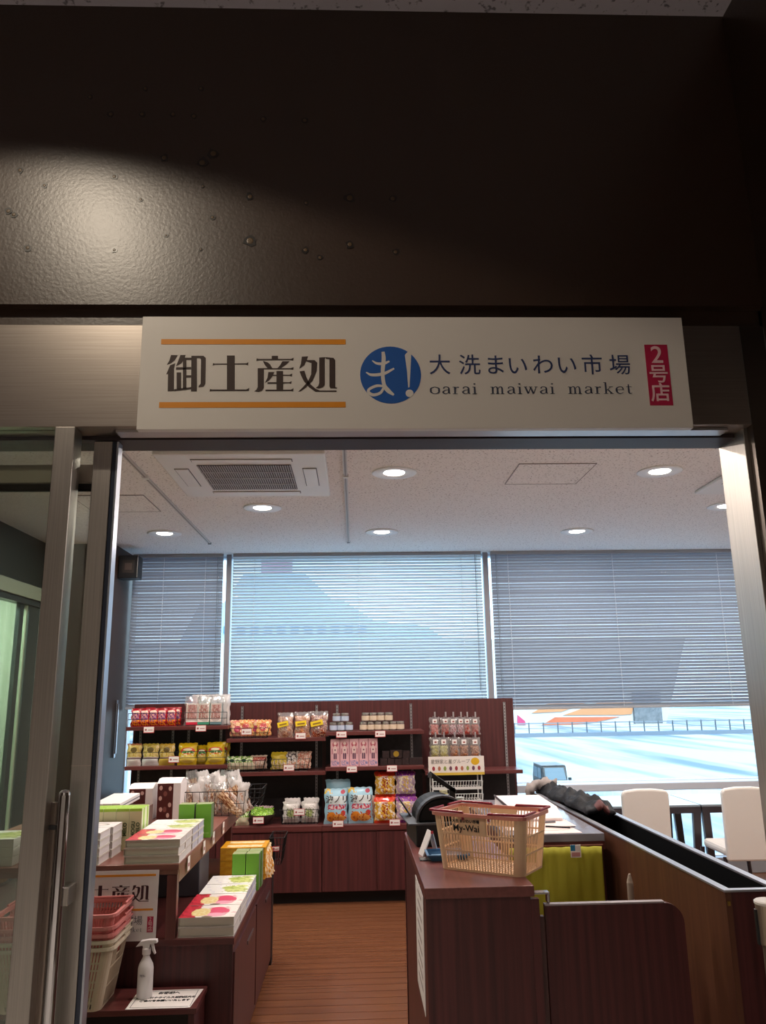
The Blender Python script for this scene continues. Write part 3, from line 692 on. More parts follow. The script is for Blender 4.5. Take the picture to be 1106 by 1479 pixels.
GP = art('green snack print', 'bfc0a0', [('r', 0, .5, 1, 1, '6f9a3c'), ('n', 0, .45, 1, 1, 7, .5, 'dfe8c0'), ('e', .3, .65, .15, .12, '1f4a2a'), ('n', 0, 0, 1, .5, 9, .5, 'cdb49c')], .25)
RP = art('red strip print', 'cbb6a6', [('r', .05, .55, .95, .85, 'a02a22'), ('n', 0, 0, 1, .5, 8, .5, 'b98f7a'), ('n', .1, .6, .9, .8, 14, .55, 'e8b8a0')], .25)
loose_packs('snack_pack', 'snack pack', (xc - wd / 2 + .015, xc + wd / 2 - .01, YB - .02, YB + .02), Z22 + .012, [GP, GP, RP], 3, (.13, .10, .04), 80, 'packs in the lower left wire basket', ['leftmost green snack pack in the lower left wire basket', 'middle green snack pack in the lower left wire basket', 'red banded snack pack in the lower left wire basket'])
xc, wd = bx(391, 448); wire_basket('wire_basket', 'wire basket of mixed snack packs at right of the lower second bay shelf', (xc, YB, Z22), wd, .15, .09)
YP1 = art('mustard print', 'c6b03c', [('n', 0, 0, 1, .5, 8, .5, 'd9c4a4'), ('r', 0, .5, 1, 1, 'bda52a')], .25)
WP = art('white black print', 'd8cfc6', [('n', 0, .4, 1, 1, 7, .52, '4a3c3a'), ('n', 0, 0, 1, .4, 9, .5, 'cf9a7a')], .25)
SP = art('salmon print', 'dcb8a4', [('n', 0, 0, 1, 1, 7, .5, 'c97f6a'), ('n', 0, 0, 1, 1, 15, .6, 'f2e8dc')], .25)
loose_packs('snack_pack', 'snack pack', (xc - wd / 2 + .02, xc + wd / 2 - .01, YB - .02, YB + .02), Z22 + .012, [YP1, WP, SP], 3, (.125, .13, .045), 90, 'packs in the lower right wire basket', ['mustard yellow snack pack in the lower right wire basket', 'white and black snack pack in the lower right wire basket', 'salmon pink snack pack in the lower right wire basket'])
# cabinet top, bay 2
r = thing('snack_bag', 'small green and yellow snack bag standing left on the low cabinet top', 'snack bag', (at(350, 1170, 6.3).x, 6.3, ZK), rot=(-.1, 0, 0)); bag('pouch', .10, .115, .04, GP, 101, r)
xc, wd = bx(361, 399, 6.33); bw = thing('bowl_basket', 'round shallow basket of green candy packs on the low cabinet top', 'basket', (xc, 6.33, ZK))
MB().lathe([(.045, 0), (.05, .004), (.09, .05), (.102, .075), (.096, .075), (.085, .05), (.045, .008), (0, .008)], n=24).build('bowl', mat('dark woven bowl', '3a2c2a', .5), bw)
GC = art('lime candy print', '9ccc3e', [('n', 0, 0, 1, 1, 6, .5, '6fa82a'), ('n', 0, 0, 1, 1, 14, .6, 'e8f2c0')], .2)
PC = art('pale pink candy print', 'd8bcc4', [('n', 0, 0, 1, 1, 8, .5, 'b48a98'), ('n', 0, 0, 1, 1, 16, .6, '5a8a4a')], .2)
for i, (dx, dy, m_, rx) in enumerate(((-.05, .02, GC, -.5), (0, -.03, GC, -.9), (.045, -.01, GC, -.7), (.03, .05, PC, -.5), (-.02, .055, PC, -.4))):
    r = thing('candy_pack', ['lime green candy pack at left in the round basket', 'lime green candy pack lying at front in the round basket', 'lime green candy pack at right in the round basket', 'pale pink candy pack at back right in the round basket', 'pale pink candy pack at back left in the round basket'][i], 'candy pack', (xc + dx, 6.33 + dy, ZK + .045), 0, 'candy packs in the round basket', rot=(rx, 0, dx * 4)); bag('pouch', .10, .085, .035, m_, 110 + i, r)
xc, wd = bx(406, 463, 6.34); wire_basket('wire_basket', 'black wire basket of white wrapped packs on the low cabinet top', (xc, 6.34, ZK), wd, .15, .105, n=11)
WG = art('white green print', 'dcd6d2', [('e', .5, .45, .22, .2, '9aa66a'), ('n', .2, .2, .8, .7, 12, .55, '6f7a4a'), ('n', 0, 0, 1, 1, 7, .62, 'bdb6b4')], .25)
for i, dx in enumerate((-.07, .07)):
    r = thing('wrapped_pack', ['left', 'right'][i] + ' white wrapped pack with green crest in the black wire basket', 'snack pack', (xc + dx, 6.315, ZK + .01), 0, 'white packs in the black wire basket', rot=(-.1, 0, 0)); bag('pouch', .125, .15, .06, WG, 120 + i, r)
    r = thing('wrapped_pack', 'plain white wrapped pack behind the ' + ['left', 'right'][i] + ' crested pack', 'snack pack', (xc + dx + .01, 6.37, ZK + .01), 0, 'white packs in the black wire basket', rot=(-.03, 0, 0)); bag('pouch', .12, .17, .05, mat('white wrap', 'ddd6d4', .35), 124 + i, r)

# --- bay 3: jars
LIDB = mat('silver lid', 'b9b4ae', .3, .8)
def jarproto(lm):
    r = thing('jam_jar', '', 'jar')
    MB().lathe([(.0, .001), (.029, .001), (.031, .006), (.031, .048), (.026, .054), (0, .054)], n=16).build('glass', mat('jar body', '6a5a58', .1), r, smooth=False)
    MB().lathe([(.0315, .010), (.0317, .011), (.0317, .045), (.0315, .046)], n=16).build('label_band', lm, r)
    MB().lathe([(.0285, .052), (.0295, .054), (.0295, .066), (.027, .068), (0, .068)], n=16).build('lid', LIDB, r)
    return r
for key, lm, rows in (('blue labelled', art('blue jar label', 'b9c6dc', [('r', 0, .2, 1, .6, '8aa0c4')], .4), ((Z31, [481.5, 492.5, 504]), (Z31 + .069, [486, 498]))),
                      ('beige labelled', art('beige jar label', 'd6c3ac', [('r', 0, .2, 1, .55, 'b9a48c')], .4), ((Z31, [525, 535.5, 546, 557, 567.5, 578]), (Z31 + .069, [528, 539, 550, 561.5])))):
    pr = jarproto(lm); used = [False]
    for q, (z, xs) in enumerate(rows):
        for i, px in enumerate(xs):
            lab = (ordn(i, len(xs)) if len(xs) > 2 else ['left', 'right'][i]) + ' ' + key + ' jar in the ' + ['bottom', 'top'][q] + ' row'
            place(pr, used, (at(px, 1050, 6.36).x, 6.36, z), (0, 0, 0), lab, key + ' jars on the third bay shelf')
# pink boxes
PB = art('pink box print', 'dba3ad', [('r', .05, .02, .95, .98, 'e6b6bd'), ('n', .08, .03, .92, .22, 12, .5, '8f86b0'), ('e', .5, .8, .3, .1, 'c0606e'), ('e', .5, .62, .2, .14, 'ecd0cc'), ('e', .5, .84, .16, .06, 'efd3cd'), ('r', .34, .27, .47, .48, '4a2a4a'), ('r', .53, .27, .66, .48, '4a2a4a'), ('r', .15, .45, .22, .65, 'a85a6a'), ('r', .78, .45, .85, .65, 'a85a6a'), ('e', .5, .6, .08, .03, '7a3a5a')], .4)
x0, x1 = at(477, 1080, 6.31).x, at(545.5, 1080, 6.31).x; hh = at(510, 1067, 6.31).z - Z32; bwid = (x1 - x0) / 5
proto = thing('candy_box', '', 'box'); MB().box(-bwid / 2 + .001, 0, 0, bwid / 2 - .001, .05, hh, 1, front=0).build('carton', [PB, mat('pink carton', 'd39aa6', .5)], proto, bevel=.0015); used = [False]
for i in range(5): place(proto, used, (x0 + bwid * (i + .5), 6.31, Z32), (0, 0, 0), ordn(i, 5) + ' tall pink box of five on the third bay shelf', 'tall pink boxes')
# dark boxes
proto = thing('chocolate_box', '', 'box'); MB().box(-.027, 0, 0, .027, .05, .052).build('carton', mat('dark brown carton', '2f2022', .45, noise=(60, '45302e', .5, .7)), proto, bevel=.002); used = [False]
xs = [554, 564.5, 575, 585.5, 596, 605]
for i, px in enumerate(xs): place(proto, used, (at(px, 1100, 6.35).x, 6.35, Z32), (0, 0, 0), ordn(i, 6) + ' dark brown box in the bottom row beside the pink boxes', 'small dark brown boxes')
for i, px in enumerate((557, 586.5)): place(proto, used, (at(px, 1090, 6.35).x, 6.35, Z32 + .053), (0, 0, 0), ['left', 'right'][i] + ' dark brown box standing on the bottom row of dark boxes', 'small dark brown boxes')
r = thing('chocolate_box', 'wide dark box with a round gold seal among the brown boxes', 'box', (at(572, 1090, 6.34).x, 6.34, Z32 + .053)); MB().box(-.045, 0, 0, .045, .05, .058).build('carton', mat('dark brown carton', '2f2022', .45), r, bevel=.002)
MB().prism([(.0 + .022 * math.cos(-t * PI / 12), -.0012, .031 + .022 * math.sin(-t * PI / 12)) for t in range(24)], (0, -.0015, 0)).build('gold_seal', GOLD, r)
# blue chip bags
BB = art('blue bag print', '9cc3d6', [('n', 0, .85, .35, 1, 9, .5, 'd8b23c'), ('r', .2, .55, .95, .78, 'dfe8ea'), ('r', .15, .42, .9, .5, 'e6c6c8'), ('n', .1, .4, .95, .55, 14, .5, 'c0405a'), ('e', .3, .2, .2, .14, 'd9832e'), ('e', .65, .17, .26, .11, 'e09a4a'), ('e', .82, .3, .1, .08, 'c43a3a'), ('n', .1, .08, .95, .34, 9, .56, 'b4552a'), ('e', .8, .9, .1, .06, 'b04a5a')], .25)
for i, (x0, x1, pyt) in enumerate(((468, 502, 1139), (502, 538, 1137))):
    xc, wd, h_ = fit(x0, pyt, x1, 6.28, ZK)
    r = thing('snack_bag', ['left', 'right'][i] + ' large light blue snack bag on the low cabinet top', 'snack bag', (xc, 6.28, ZK), 0, 'light blue snack bags', rot=(-.08, 0, .03)); bag('pouch', wd, h_, .08, BB, 130 + i, r, side=mat('light blue bag', '8db8cc', .3))
    text_obj('lettering', '波ノリ', .058, INK, r, bold=.001, T=TXT(.01, -.052, h_ * .68))
r = thing('snack_bag', 'light blue snack bag behind the left large blue bag', 'snack bag', (at(488, 1150, 6.38).x, 6.38, ZK), 0, 'light blue snack bags'); bag('pouch', .19, .31, .05, mat('light blue bag', '8db8cc', .3), 134, r)
for i, (x0, x1, yt, yy, zb, kind) in enumerate(((541, 571, 1118, 6.31, .18, 0), (571, 600, 1120, 6.31, .18, 1), (540, 571, 1150, 6.27, 0, 0), (571, 603, 1150, 6.27, 0, 1))):
    xc, wd, _ = fit(x0, yt, x1, yy, ZK + zb)
    c = [('d9a93c', 'd23a22', '9a3a1e'), ('b59ab4', '7a2f86', 'c9a64a')][kind]
    A = art('gold purple print %d' % kind, c[0], [('n', 0, 0, 1, 1, 6, .52, 'e8dcc8'), ('r', 0, .82, 1, 1, c[1]), ('r', 0, 0, 1, .1, c[1]), ('n', .35, .2, .65, .8, 12, .5, c[2]), ('n', 0, 0, 1, 1, 16, .62, c[2])], .15)
    r = thing('sweet_bag', [['upper', 'lower'][i // 2] + ' gold and red foil sweet bag beside the blue bags', ['upper', 'lower'][i // 2] + ' purple foil sweet bag at the right of the low cabinet top'][kind], 'sweet bag', (xc, yy + (.02 if zb else 0), ZK + zb), 0, 'foil sweet bags', rot=(-.06, 0, 0)); bag('pouch', wd, .185, .07, A, 140 + i, r, wr=.008)
r = thing('sweet_bag', 'narrow clear sweet bag standing between the blue and gold bags', 'sweet bag', (at(537, 1170, 6.33).x, 6.34, ZK)); bag('pouch', .07, .19, .05, SP, 150, r)
# --- bay 4: hanging packs
hk = MB()
def hang(px, pyt, pyb, w, cA, label, Y=6.47):
    a_, b_ = at(px, pyt, Y), at(px, pyb, Y); h_ = a_.z - b_.z
    r = thing('hanging_pack', label, 'dried fruit pack', (a_.x, Y, b_.z), 0, 'clear packs hanging from hooks')
    bag('contents', w * .72, h_ * .58, .03, cA, int(px), r); bag('film', w, h_, .035, PLASTIC, int(px) + 3, r, crimp=.03)
    MB().box(-w * .2, -.026, h_ * .66, w * .2, -.024, h_ * .9).build('header_label', PAPER, r)
    MB().box(-w * .08, -.0272, h_ * .72, w * .1, -.0262, h_ * .8).build('label_print', mat('label red print', '9a4a44', .5), r)
    k = thing('display_hook', 'metal hook holding the ' + label, 'hook', (a_.x, Y, a_.z - .008), 0, 'hooks on the right shelving unit')
    MB().tube([(0, .12, .012), (0, -.035, .012), (0, -.05, .022)], .0025).box(-.006, -.055, .012, .006, -.053, .052).build('wire', mat('hook wire', 'c4c2c6', .3, .8), k)
reds = [art('dried red print', 'c0504a', [('n', 0, 0, 1, 1, 7, .5, 'd88a80')], .3), art('dried orange print', 'c4503a', [('n', 0, 0, 1, 1, 7, .5, '8c2a2a')], .3), art('dried wine print', 'a03048', [('n', 0, 0, 1, 1, 7, .5, 'd8c0c4')], .3)]
for i, (px, m_) in enumerate(((627, 0), (642.5, 1), (653.5, 2), (664.5, 2), (673.5, 1), (685, 1))):
    hang(px, 1036, 1061, .086, reds[m_], ordn(i, 6) + ' pack in the upper hanging row')
ye = art('dried yellow print', 'b8b050', [('n', 0, 0, 1, 1, 8, .5, 'd9d49a')], .3); br = art('dried brown print', '7a3f2c', [('n', 0, 0, 1, 1, 9, .5, 'c98a5a')], .3)
for i, (px, m_) in enumerate(((628, ye), (640, ye), (655.5, br), (669, br), (685, br))):
    hang(px, 1065, 1093, .094, m_, ordn(i, 5) + ' pack in the lower hanging row')
# white display rack
YR = 6.12
r = thing('display_rack', 'white wire display rack with a printed header board before the right shelving', 'display rack', (at(660, 1130, YR).x, YR, ZK - .0)); cx = r.location.x
def L(px, py, Y=YR): p = at(px, py, Y); return p.x - cx, p.z - ZK
x0, zt = L(618, 1093); x1, _ = L(698, 1093); _, zb = L(658, 1119)
hbd = MB().box(x0, -.02, zb, x1, -.008, zt, 1, front=0).build('header_board', [art('header print', 'efe6e0', [('r', 0, 0, 1, .14, 'd9b84a'), ('e', .84, .72, .075, .2, 'e0b020')], .5), mat('board edge', 'd8cfc8', .5)], r)
text_obj('lettering', '星野家と星グループ', .033, mat('grey print', '8d8683', .6), hbd, T=TXT((x0 + x1) / 2 - .045, -.0212, zb + (zt - zb) * .72))
fr = MB()
for i in range(9):
    X = x0 + (x1 - x0) * (.09 + i * .102)
    fr.prism([(X + .011 * math.cos(-t * PI / 4), -.0206, zb + (zt - zb) * .36 + .017 * math.sin(-t * PI / 4)) for t in range(8)], (0, -.001, 0), i % 4)
fr.build('fruit_print', [mat('fp%d' % i, c, .6) for i, c in enumerate(('a03a44', 'b06a52', '8fa04a', '6a3a52'))], hbd)
rk = MB(); xa, _ = L(625, 1140); xb, _ = L(696, 1140)
for X in (xa, xb):
    for y_ in (0, .2): rk.cyl((X, y_, .0), (X, y_, zb + .03), .005, n=8)
for py in (1139, 1158, 1178):
    _, z = L(660, py)
    rk.box(xa, -.012, z - .006, xb, -.008, z + .014)
    rk.tube([(xa, -.01, z + .055), (xb, -.01, z + .055)], .0025); rk.tube([(xa, .2, z), (xb, .2, z)], .0025)
    for k in range(19):
        X = xa + (xb - xa) * k / 18; rk.tube([(X, .2, z), (X, -.01, z), (X + .006, -.01, z + .055)], .0022, 5)
rk.build('rack_frame', WIREW, r)
jz = L(640, 1158)[1]
j = thing('jam_jar', 'small yellow jar alone on the lower level of the white rack', 'jar', (at(641, 1155, YR + .05).x, YR + .07, ZK + jz + .004)); MB().lathe([(0, 0), (.034, 0), (.034, .045), (.028, .052), (0, .052)], n=16).build('body', mat('mustard jar', 'a8a04a', .2), j); MB().lathe([(.030, .052), (.030, .07), (0, .07)], n=16).build('lid', mat('pale lid', 'ddd8b4', .4), j)

for px, py, lb in ((215, 1054, 'below the red snack bags'), (290, 1052, 'below the clear cracker packs'), (251, 1097, 'in front of the tan and yellow bags'), (356, 1057, 'on the basket of pink snack packs'), (434, 1063, 'below the yellow labelled cracker bags'), (417, 1109, 'on the basket of mixed snack packs'),
                   (373, 1185, 'below the round basket of candy'), (432, 1173, 'on the black wire basket of white packs'), (493, 1061, 'below the blue labelled jars'), (549, 1060, 'below the beige labelled jars'), (508, 1111, 'below the pink boxes'), (566, 1110, 'below the dark brown boxes'), (488, 1190, 'below the left blue snack bag'), (570, 1188, 'below the foil sweet bags')):
    low = py > 1160
    tagcard(px, py, {373: 6.196, 432: 6.255, 356: 6.275, 417: 6.275}.get(px, 6.196 if low else 6.266), 'white price tag ' + lb, w=.082)

# =================================================================== LEFT ISLAND DISPLAY
FY = 3.43
def at3(px, py, Y): return at(px, py, Y)
isl = thing('island_cabinet', 'low dark wood island cabinet under the stepped gift display', 'cabinet', (-.49, FY, 0))
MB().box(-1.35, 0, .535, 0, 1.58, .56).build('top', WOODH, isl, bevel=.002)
MB().box(-1.33, .01, .03, -.006, 1.5, .534).build('body', WOOD, isl)
for k in range(2):
    dd = MB().box(-.0055, .03 + k * .72, .06, .001, .72 + k * .72, .50).build('door', WOOD, isl)
    MB().box(.0012, .45 + k * .72 - .05, .42, .006, .60 + k * .72, .435).build('handle', mat('grey handle', '6f6264', .35, .6), dd)
MB().box(-.02, 1.5, .0, -.002, 1.58, .534).build('end_post', mat('black post', '151113', .5), isl)
MB().box(-1.3, .03, 0, -.03, 1.4, .03).build('plinth', DARKST, isl)
up = thing('display_table', 'raised dark wood table standing on the island cabinet', 'table', (-.72, FY, .56))
TZ = .838   # table top height
MB().box(-1.1, 0, TZ - .56 - .022, 0, 1.85, TZ - .56).build('table_top', mat('table top laminate', '7a4b42', .35, noise=(1, '86554a', .3, .7), stretch=(2, 50, 50)), up, bevel=.002)
MB().box(-.018, .03, TZ - .56 - .075, -.004, 1.83, TZ - .56 - .0225).box(-1.08, .006, TZ - .56 - .04, -.004, .02, TZ - .56 - .0225).build('apron', wood('apron laminate', '7b5247', '8a6052', .35, (60, 1.6, 60)), up)
for k, (x_, y_) in enumerate(((-.042, .002), (-1.05, .002), (-.042, 1.42), (-1.05, 1.42))):
    MB().box(x_ - .003, y_, 0.0005, x_ + .037, y_ + .035, TZ - .56 - .0405).build('leg', wood('leg laminate', '5e322e', '6f3f39'), up)
# bench in front
BZ = .392
bn = thing('low_bench', 'low dark wood bench in front of the island holding the shopping baskets', 'bench', (-.588, 3.2, 0))
MB().box(-1.2, 0, BZ - .02, 0, .225, BZ).build('bench_top', WOODH, bn, bevel=.002)
for xa_ in (-.03, -.60, -1.19): MB().box(xa_, .01, 0, xa_ + .022, .22, BZ - .0205).build('side_panel', WOOD, bn)
MB().box(-1.17, .2, 0, -.03, .215, BZ - .0205).build('rear_panel', DARKST, bn)
# poster
ps = thing('poster_sign', 'white poster with brown characters standing on the island behind the shopping baskets', 'sign', (-1.075, FY - .012, .561), rot=(math.radians(-2), 0, 0))
pw_, ph_ = .278, .258
MB().box(-.113, -.004, 0, pw_, 0, ph_).build('board', mat('poster white', 'e4dde0', .5), ps)
MB().box(-.095, -.0052, .236, .267, -.0041, .244).box(-.095, -.0052, .110, .262, -.0041, .117).build('orange_bar', ORANGE, ps)
km = MB(); kx0, kx1, kz0, kz1 = -.070, .244, .144, .206
fk = lambda x, y: (kx0 + (x - 42) / (1052 - 42) * (kx1 - kx0), -.0042, kz1 - (y - 135) / 215 * (kz1 - kz0))
for p in KANJI: poly(km, p, fk, th=.001)
km.build('lettering', mat('maroon ink', '3a1620', .6), ps)
for ch, x_ in (('大', -.022), ('洗', .010), ('ま', .042), ('い', .072), ('わ', .102), ('い', .132), ('市', .170), ('場', .206)):
    text_obj('lettering', ch, .036, mat('grey ink', '75737c', .6), ps, T=TXT(x_, -.005, .072))
rm = MB(); roman(rm, 'oarai maiwai market', -.03, .222, .034, .010, -.0042); rm.build('lettering', mat('grey ink', '75737c', .6), ps)
bp = MB().box(.242, -.0052, .031, .266, -.0041, .088).build('branch_plate', CRIM, ps)
for ch, z_ in (('2', .078), ('号', .060), ('店', .042)): text_obj('lettering', ch, .019, PINKW, bp, T=TXT(.254, -.006, z_))
dc = MB().prism([(-.075 + .028 * math.cos(-t * PI / 16), -.0042, .060 + .028 * math.sin(-t * PI / 16)) for t in range(32)], (0, -.001, 0)).build('logo_disc', LOGO, ps)
text_obj('lettering', 'ま', .05, PAPER, dc, T=TXT(-.075, -.0062, .060))

# ------------------------------------------------------------------ shopping baskets
def basket_mesh(name, rw, rd_, bw_, bd_, h, col, rim_mat, lw=.0038, parent=None, logo=False):
    """slotted tapered basket; mats: 0 body 1 rim"""
    mb = MB(); r0 = .030
    def per(q, t, off):
        """q: side number + fraction along it; each side = straight run then its corner arc"""
        w_ = (bw_ + (rw - bw_) * t) / 2; d_ = (bd_ + (rd_ - bd_) * t) / 2; k = int(q) % 4; f = q - int(q)
        cx_, cy_ = w_ - r0, d_ - r0
        if k == 0: a_, b_, c_ = (-cx_, -d_), (cx_, -d_), (cx_, -cy_)
        elif k == 1: a_, b_, c_ = (w_, -cy_), (w_, cy_), (cx_, cy_)
        elif k == 2: a_, b_, c_ = (cx_, d_), (-cx_, d_), (-cx_, cy_)
        else: a_, b_, c_ = (-w_, cy_), (-w_, -cy_), (-cx_, -cy_)
        n_ = [(0, -1), (1, 0), (0, 1), (-1, 0)][k]
        if f <= .8:
            g = f / .8; return (a_[0] + (b_[0] - a_[0]) * g + n_[0] * off, a_[1] + (b_[1] - a_[1]) * g + n_[1] * off, t * h)
        an = (k - 1) * PI / 2 + (f - .8) / .2 * PI / 2
        return (c_[0] + (r0 + off) * math.cos(an), c_[1] + (r0 + off) * math.sin(an), t * h)
    def strip(q0, q1, t0, t1, n=1):
        th = .0009
        for k in range(n):
            a_, b_ = q0 + (q1 - q0) * k / n, q0 + (q1 - q0) * (k + 1) / n; b_ = min(b_, 3.99999)
            i = len(mb.v); mb.v += [per(a_, t0, th), per(b_, t0, th), per(b_, t1, th), per(a_, t1, th), per(a_, t0, -th), per(b_, t0, -th), per(b_, t1, -th), per(a_, t1, -th)]
            for f in ((0, 1, 2, 3), (7, 6, 5, 4), (4, 5, 1, 0), (5, 6, 2, 1), (6, 7, 3, 2), (7, 4, 0, 3)): mb.f.append([i + z_ for z_ in f]); mb.m.append(0)
    for side in range(4):
        Ls = (rw if side % 2 == 0 else rd_) - 2 * r0; n = int(Ls / .0118)
        strip(side + .8, side + 1, 0, 1, 5)
        for t0, t1 in ((0, .04), (.33, .36), (.625, .655), (.93, 1.0)): strip(side, side + .8, t0, t1)
        if side == 0 and logo: strip(.20, .50, .655, .93)
        if side == 2 and logo: strip(2.25, 2.55, .655, .93)
        for k in range(n + 1):
            f = .8 * k / n; du = lw / Ls * .4
            for t0, t1 in ((.04, .33), (.36, .625), (.655, .93)):
                if logo and side == 0 and t0 > .64 and .20 < f < .50: continue
                if logo and side == 2 and t0 > .64 and .25 < f < .55: continue
                if side % 2 and t0 > .64 and .28 < f < .52: continue
                strip(max(side, side + f - du), min(side + .8, side + f + du), t0, t1)
    nb = int(bw_ / .013)
    for k in range(1, nb): x = -bw_ / 2 + bw_ * k / nb; mb.box(x - .0022, -bd_ / 2 + .004, 0, x + .0022, bd_ / 2 - .004, .003)
    nd = int(bd_ / .013)
    for k in range(1, nd): y = -bd_ / 2 + bd_ * k / nd; mb.box(-bw_ / 2 + .004, y - .0022, 0, bw_ / 2 - .004, y + .0022, .003)
    body = mb.build('body', col, parent)
    rm_ = MB()
    for (o1, z0, z1) in ((.009, h - .011, h), ):
        a_, b_ = rw / 2, rd_ / 2; r_ = .03; ring = []
        for cx_, cy_, s0 in ((a_ - r_, b_ - r_, 0), (-a_ + r_, b_ - r_, 1), (-a_ + r_, -b_ + r_, 2), (a_ - r_, -b_ + r_, 3)):
            for k in range(5):
                t = (s0 + k / 4) * PI / 2; ring.append((cx_, cy_, math.cos(t), math.sin(t)))
        n = len(ring); i = len(rm_.v)
        for off, z in ((o1, z0), (o1, z1), (-.002, z1), (-.002, z0)):
            for cx_, cy_, c_, s_ in ring: rm_.v.append((cx_ + (r_ + off) * c_, cy_ + (r_ + off) * s_, z))
        for q in range(4):
            for k in range(n):
                j = (k + 1) % n; p = (q + 1) % 4; rm_.f.append([i + q * n + k, i + q * n + j, i + p * n + j, i + p * n + k]); rm_.m.append(0)
    rm_.build('rim', rim_mat, parent)
    return body
def handle(parent, rw, rd_, h, s, m):
    a_, b_ = rw / 2 + .004, rd_ / 2 + .004
    for k in (-1, 1):
        MB().tube([(k * rw * .14, s * b_, h - .02), (k * rw * .14, s * b_, h + .004), (k * a_, s * b_, h + .006), (k * a_, s * .02, h + .006)], .0042, 8).build('handle', m, parent)
CRB = mat('cream basket plastic', 'e9c7a2', .4); CRR = mat('cream rim pink', 'd98f80', .35); HRED = mat('dark red handle', '8c2036', .3)
bk = thing('shopping_basket', 'cream slotted shopping basket with dark red handles standing on the counter', 'shopping basket', (.475, 2.92, .901), math.radians(-34))
basket_mesh('b', .345, .235, .305, .20, .190, CRB, CRR, parent=bk, logo=True)
handle(bk, .345, .235, .190, -1, HRED); handle(bk, .345, .235, .190, 1, HRED)
tl = math.atan2(.0175, .190)
def TB(x, t): return Matrix.Translation((x, -(.20 + .035 * t) / 2 - .0030, .190 * t)) @ Matrix.Rotation(PI / 2 + tl, 4, 'X')
text_obj('lettering', '大洗 まいわい市場', .0125, BLACK, bk, bold=.0003, T=TB(-.040, .865)); text_obj('lettering', 'My-Wai', .031, BLACK, bk, bold=.0002, T=TB(-.040, .745))
PKB = mat('pink basket plastic', 'c8706c', .4); PKR = mat('pink basket rim', 'd68482', .3); CB2 = mat('beige basket plastic', 'cdbfa8', .4); CR2 = mat('beige basket rim', 'd8ccb8', .35)
protoP = protoC = None
zz = BZ + .001; stack = [('C', 0), ('C', .024), ('P', .046), ('P', .070), ('P', .112)]
labs = ['bottommost beige shopping basket of the stack on the low bench', 'upper beige shopping basket nested under the pink ones', 'lowest pink shopping basket in the stack on the low bench', 'middle pink shopping basket in the stack on the low bench', 'topmost pink shopping basket of the stack on the low bench']
for (k, dz), lb in zip(stack, labs):
    first = protoC if k == 'C' else protoP
    loc = (-1.118, 3.293, zz + dz)
    if first is None:
        r = thing('shopping_basket', lb, 'shopping basket', loc, 0, 'nested shopping baskets on the bench'); basket_mesh('s', .44, .24, .365, .205, .215, CB2 if k == 'C' else PKB, CR2 if k == 'C' else PKR, parent=r, lw=.0044)
        handle(r, .44, .24, .215, 1, CR2 if k == 'C' else PKR)
        if k == 'C': protoC = r
        else: protoP = r
    else:
        r = dup(first); r.location = loc; r['label'] = lb
# sprayer
sp_ = thing('spray_bottle', 'white trigger spray bottle standing on the bench beside the notice', 'spray bottle', (-.806, 3.318, BZ + .0015))
WPL = mat('white spray plastic', 'e6e1e4', .3)
MB().lathe([(0, 0), (.026, 0), (.029, .004), (.029, .10), (.026, .115), (.015, .135), (.0125, .14), (.0125, .15), (0, .15)], n=24).build('bottle', WPL, sp_, smooth=True)
MB().lathe([(.015, .148), (.016, .15), (.016, .168), (.012, .172), (0, .172)], n=18).build('collar', WPL, sp_)
hp = [(-.040, .176), (-.022, .196), (.008, .200), (.038, .200), (.041, .188), (.012, .184), (.010, .168), (-.012, .168), (-.014, .180)]
MB().prism([(x, -.011, z) for x, z in hp], (0, .022, 0)).build('spray_head', WPL, sp_, bevel=.002)
MB().prism([(x, -.006, z) for x, z in [(.016, .186), (.026, .186), (.030, .165), (.036, .150), (.031, .148), (.022, .162)]], (0, .012, 0)).build('trigger', WPL, sp_, bevel=.001)
text_obj('lettering', '78%-', .012, mat('pale grey ink', '9a969c', .6), sp_, T=TXT(-.004, -.0298, .082))
# notice on the bench
nt_ = thing('notice_card', 'white notice card with printed lines lying on the low bench', 'notice', (-.715, 3.305, BZ + .001))
q = [atz(180, 1457, BZ), atz(274, 1456, BZ), atz(298, 1427, BZ), atz(220, 1428, BZ)]
qq = [(-.845, 3.202), (-.612, 3.202), (-.596, 3.385), (-.845, 3.385)]
cb = MB().prism([(x + .715, y - 3.305, .0005) for x, y in qq], (0, 0, .001)); cb.build('card', PAPER, nt_)
bl = MB(); bl.box(-.118, -.092, .0016, .094, -.090, .002).box(-.118, .068, .0016, .106, .070, .002); bl.box(.100, -.09, .0016, .102, .07, .002); bl.box(-.118, -.09, .0016, -.116, .07, .002); bl.build('border', GREYP, nt_)
for s_, z_, sz_ in (('お客様へ', .045, .022), ('新型コロナウイルス感染拡大の', .0, .0165), ('ご協力をお願いいたします', -.03, .0165)):
    text_obj('lettering', s_, sz_, BLACK, nt_, bold=.0004, T=Matrix.Translation((-.005, z_, .002)) @ Matrix.Diagonal((.95, 1.15, 1, 1)))

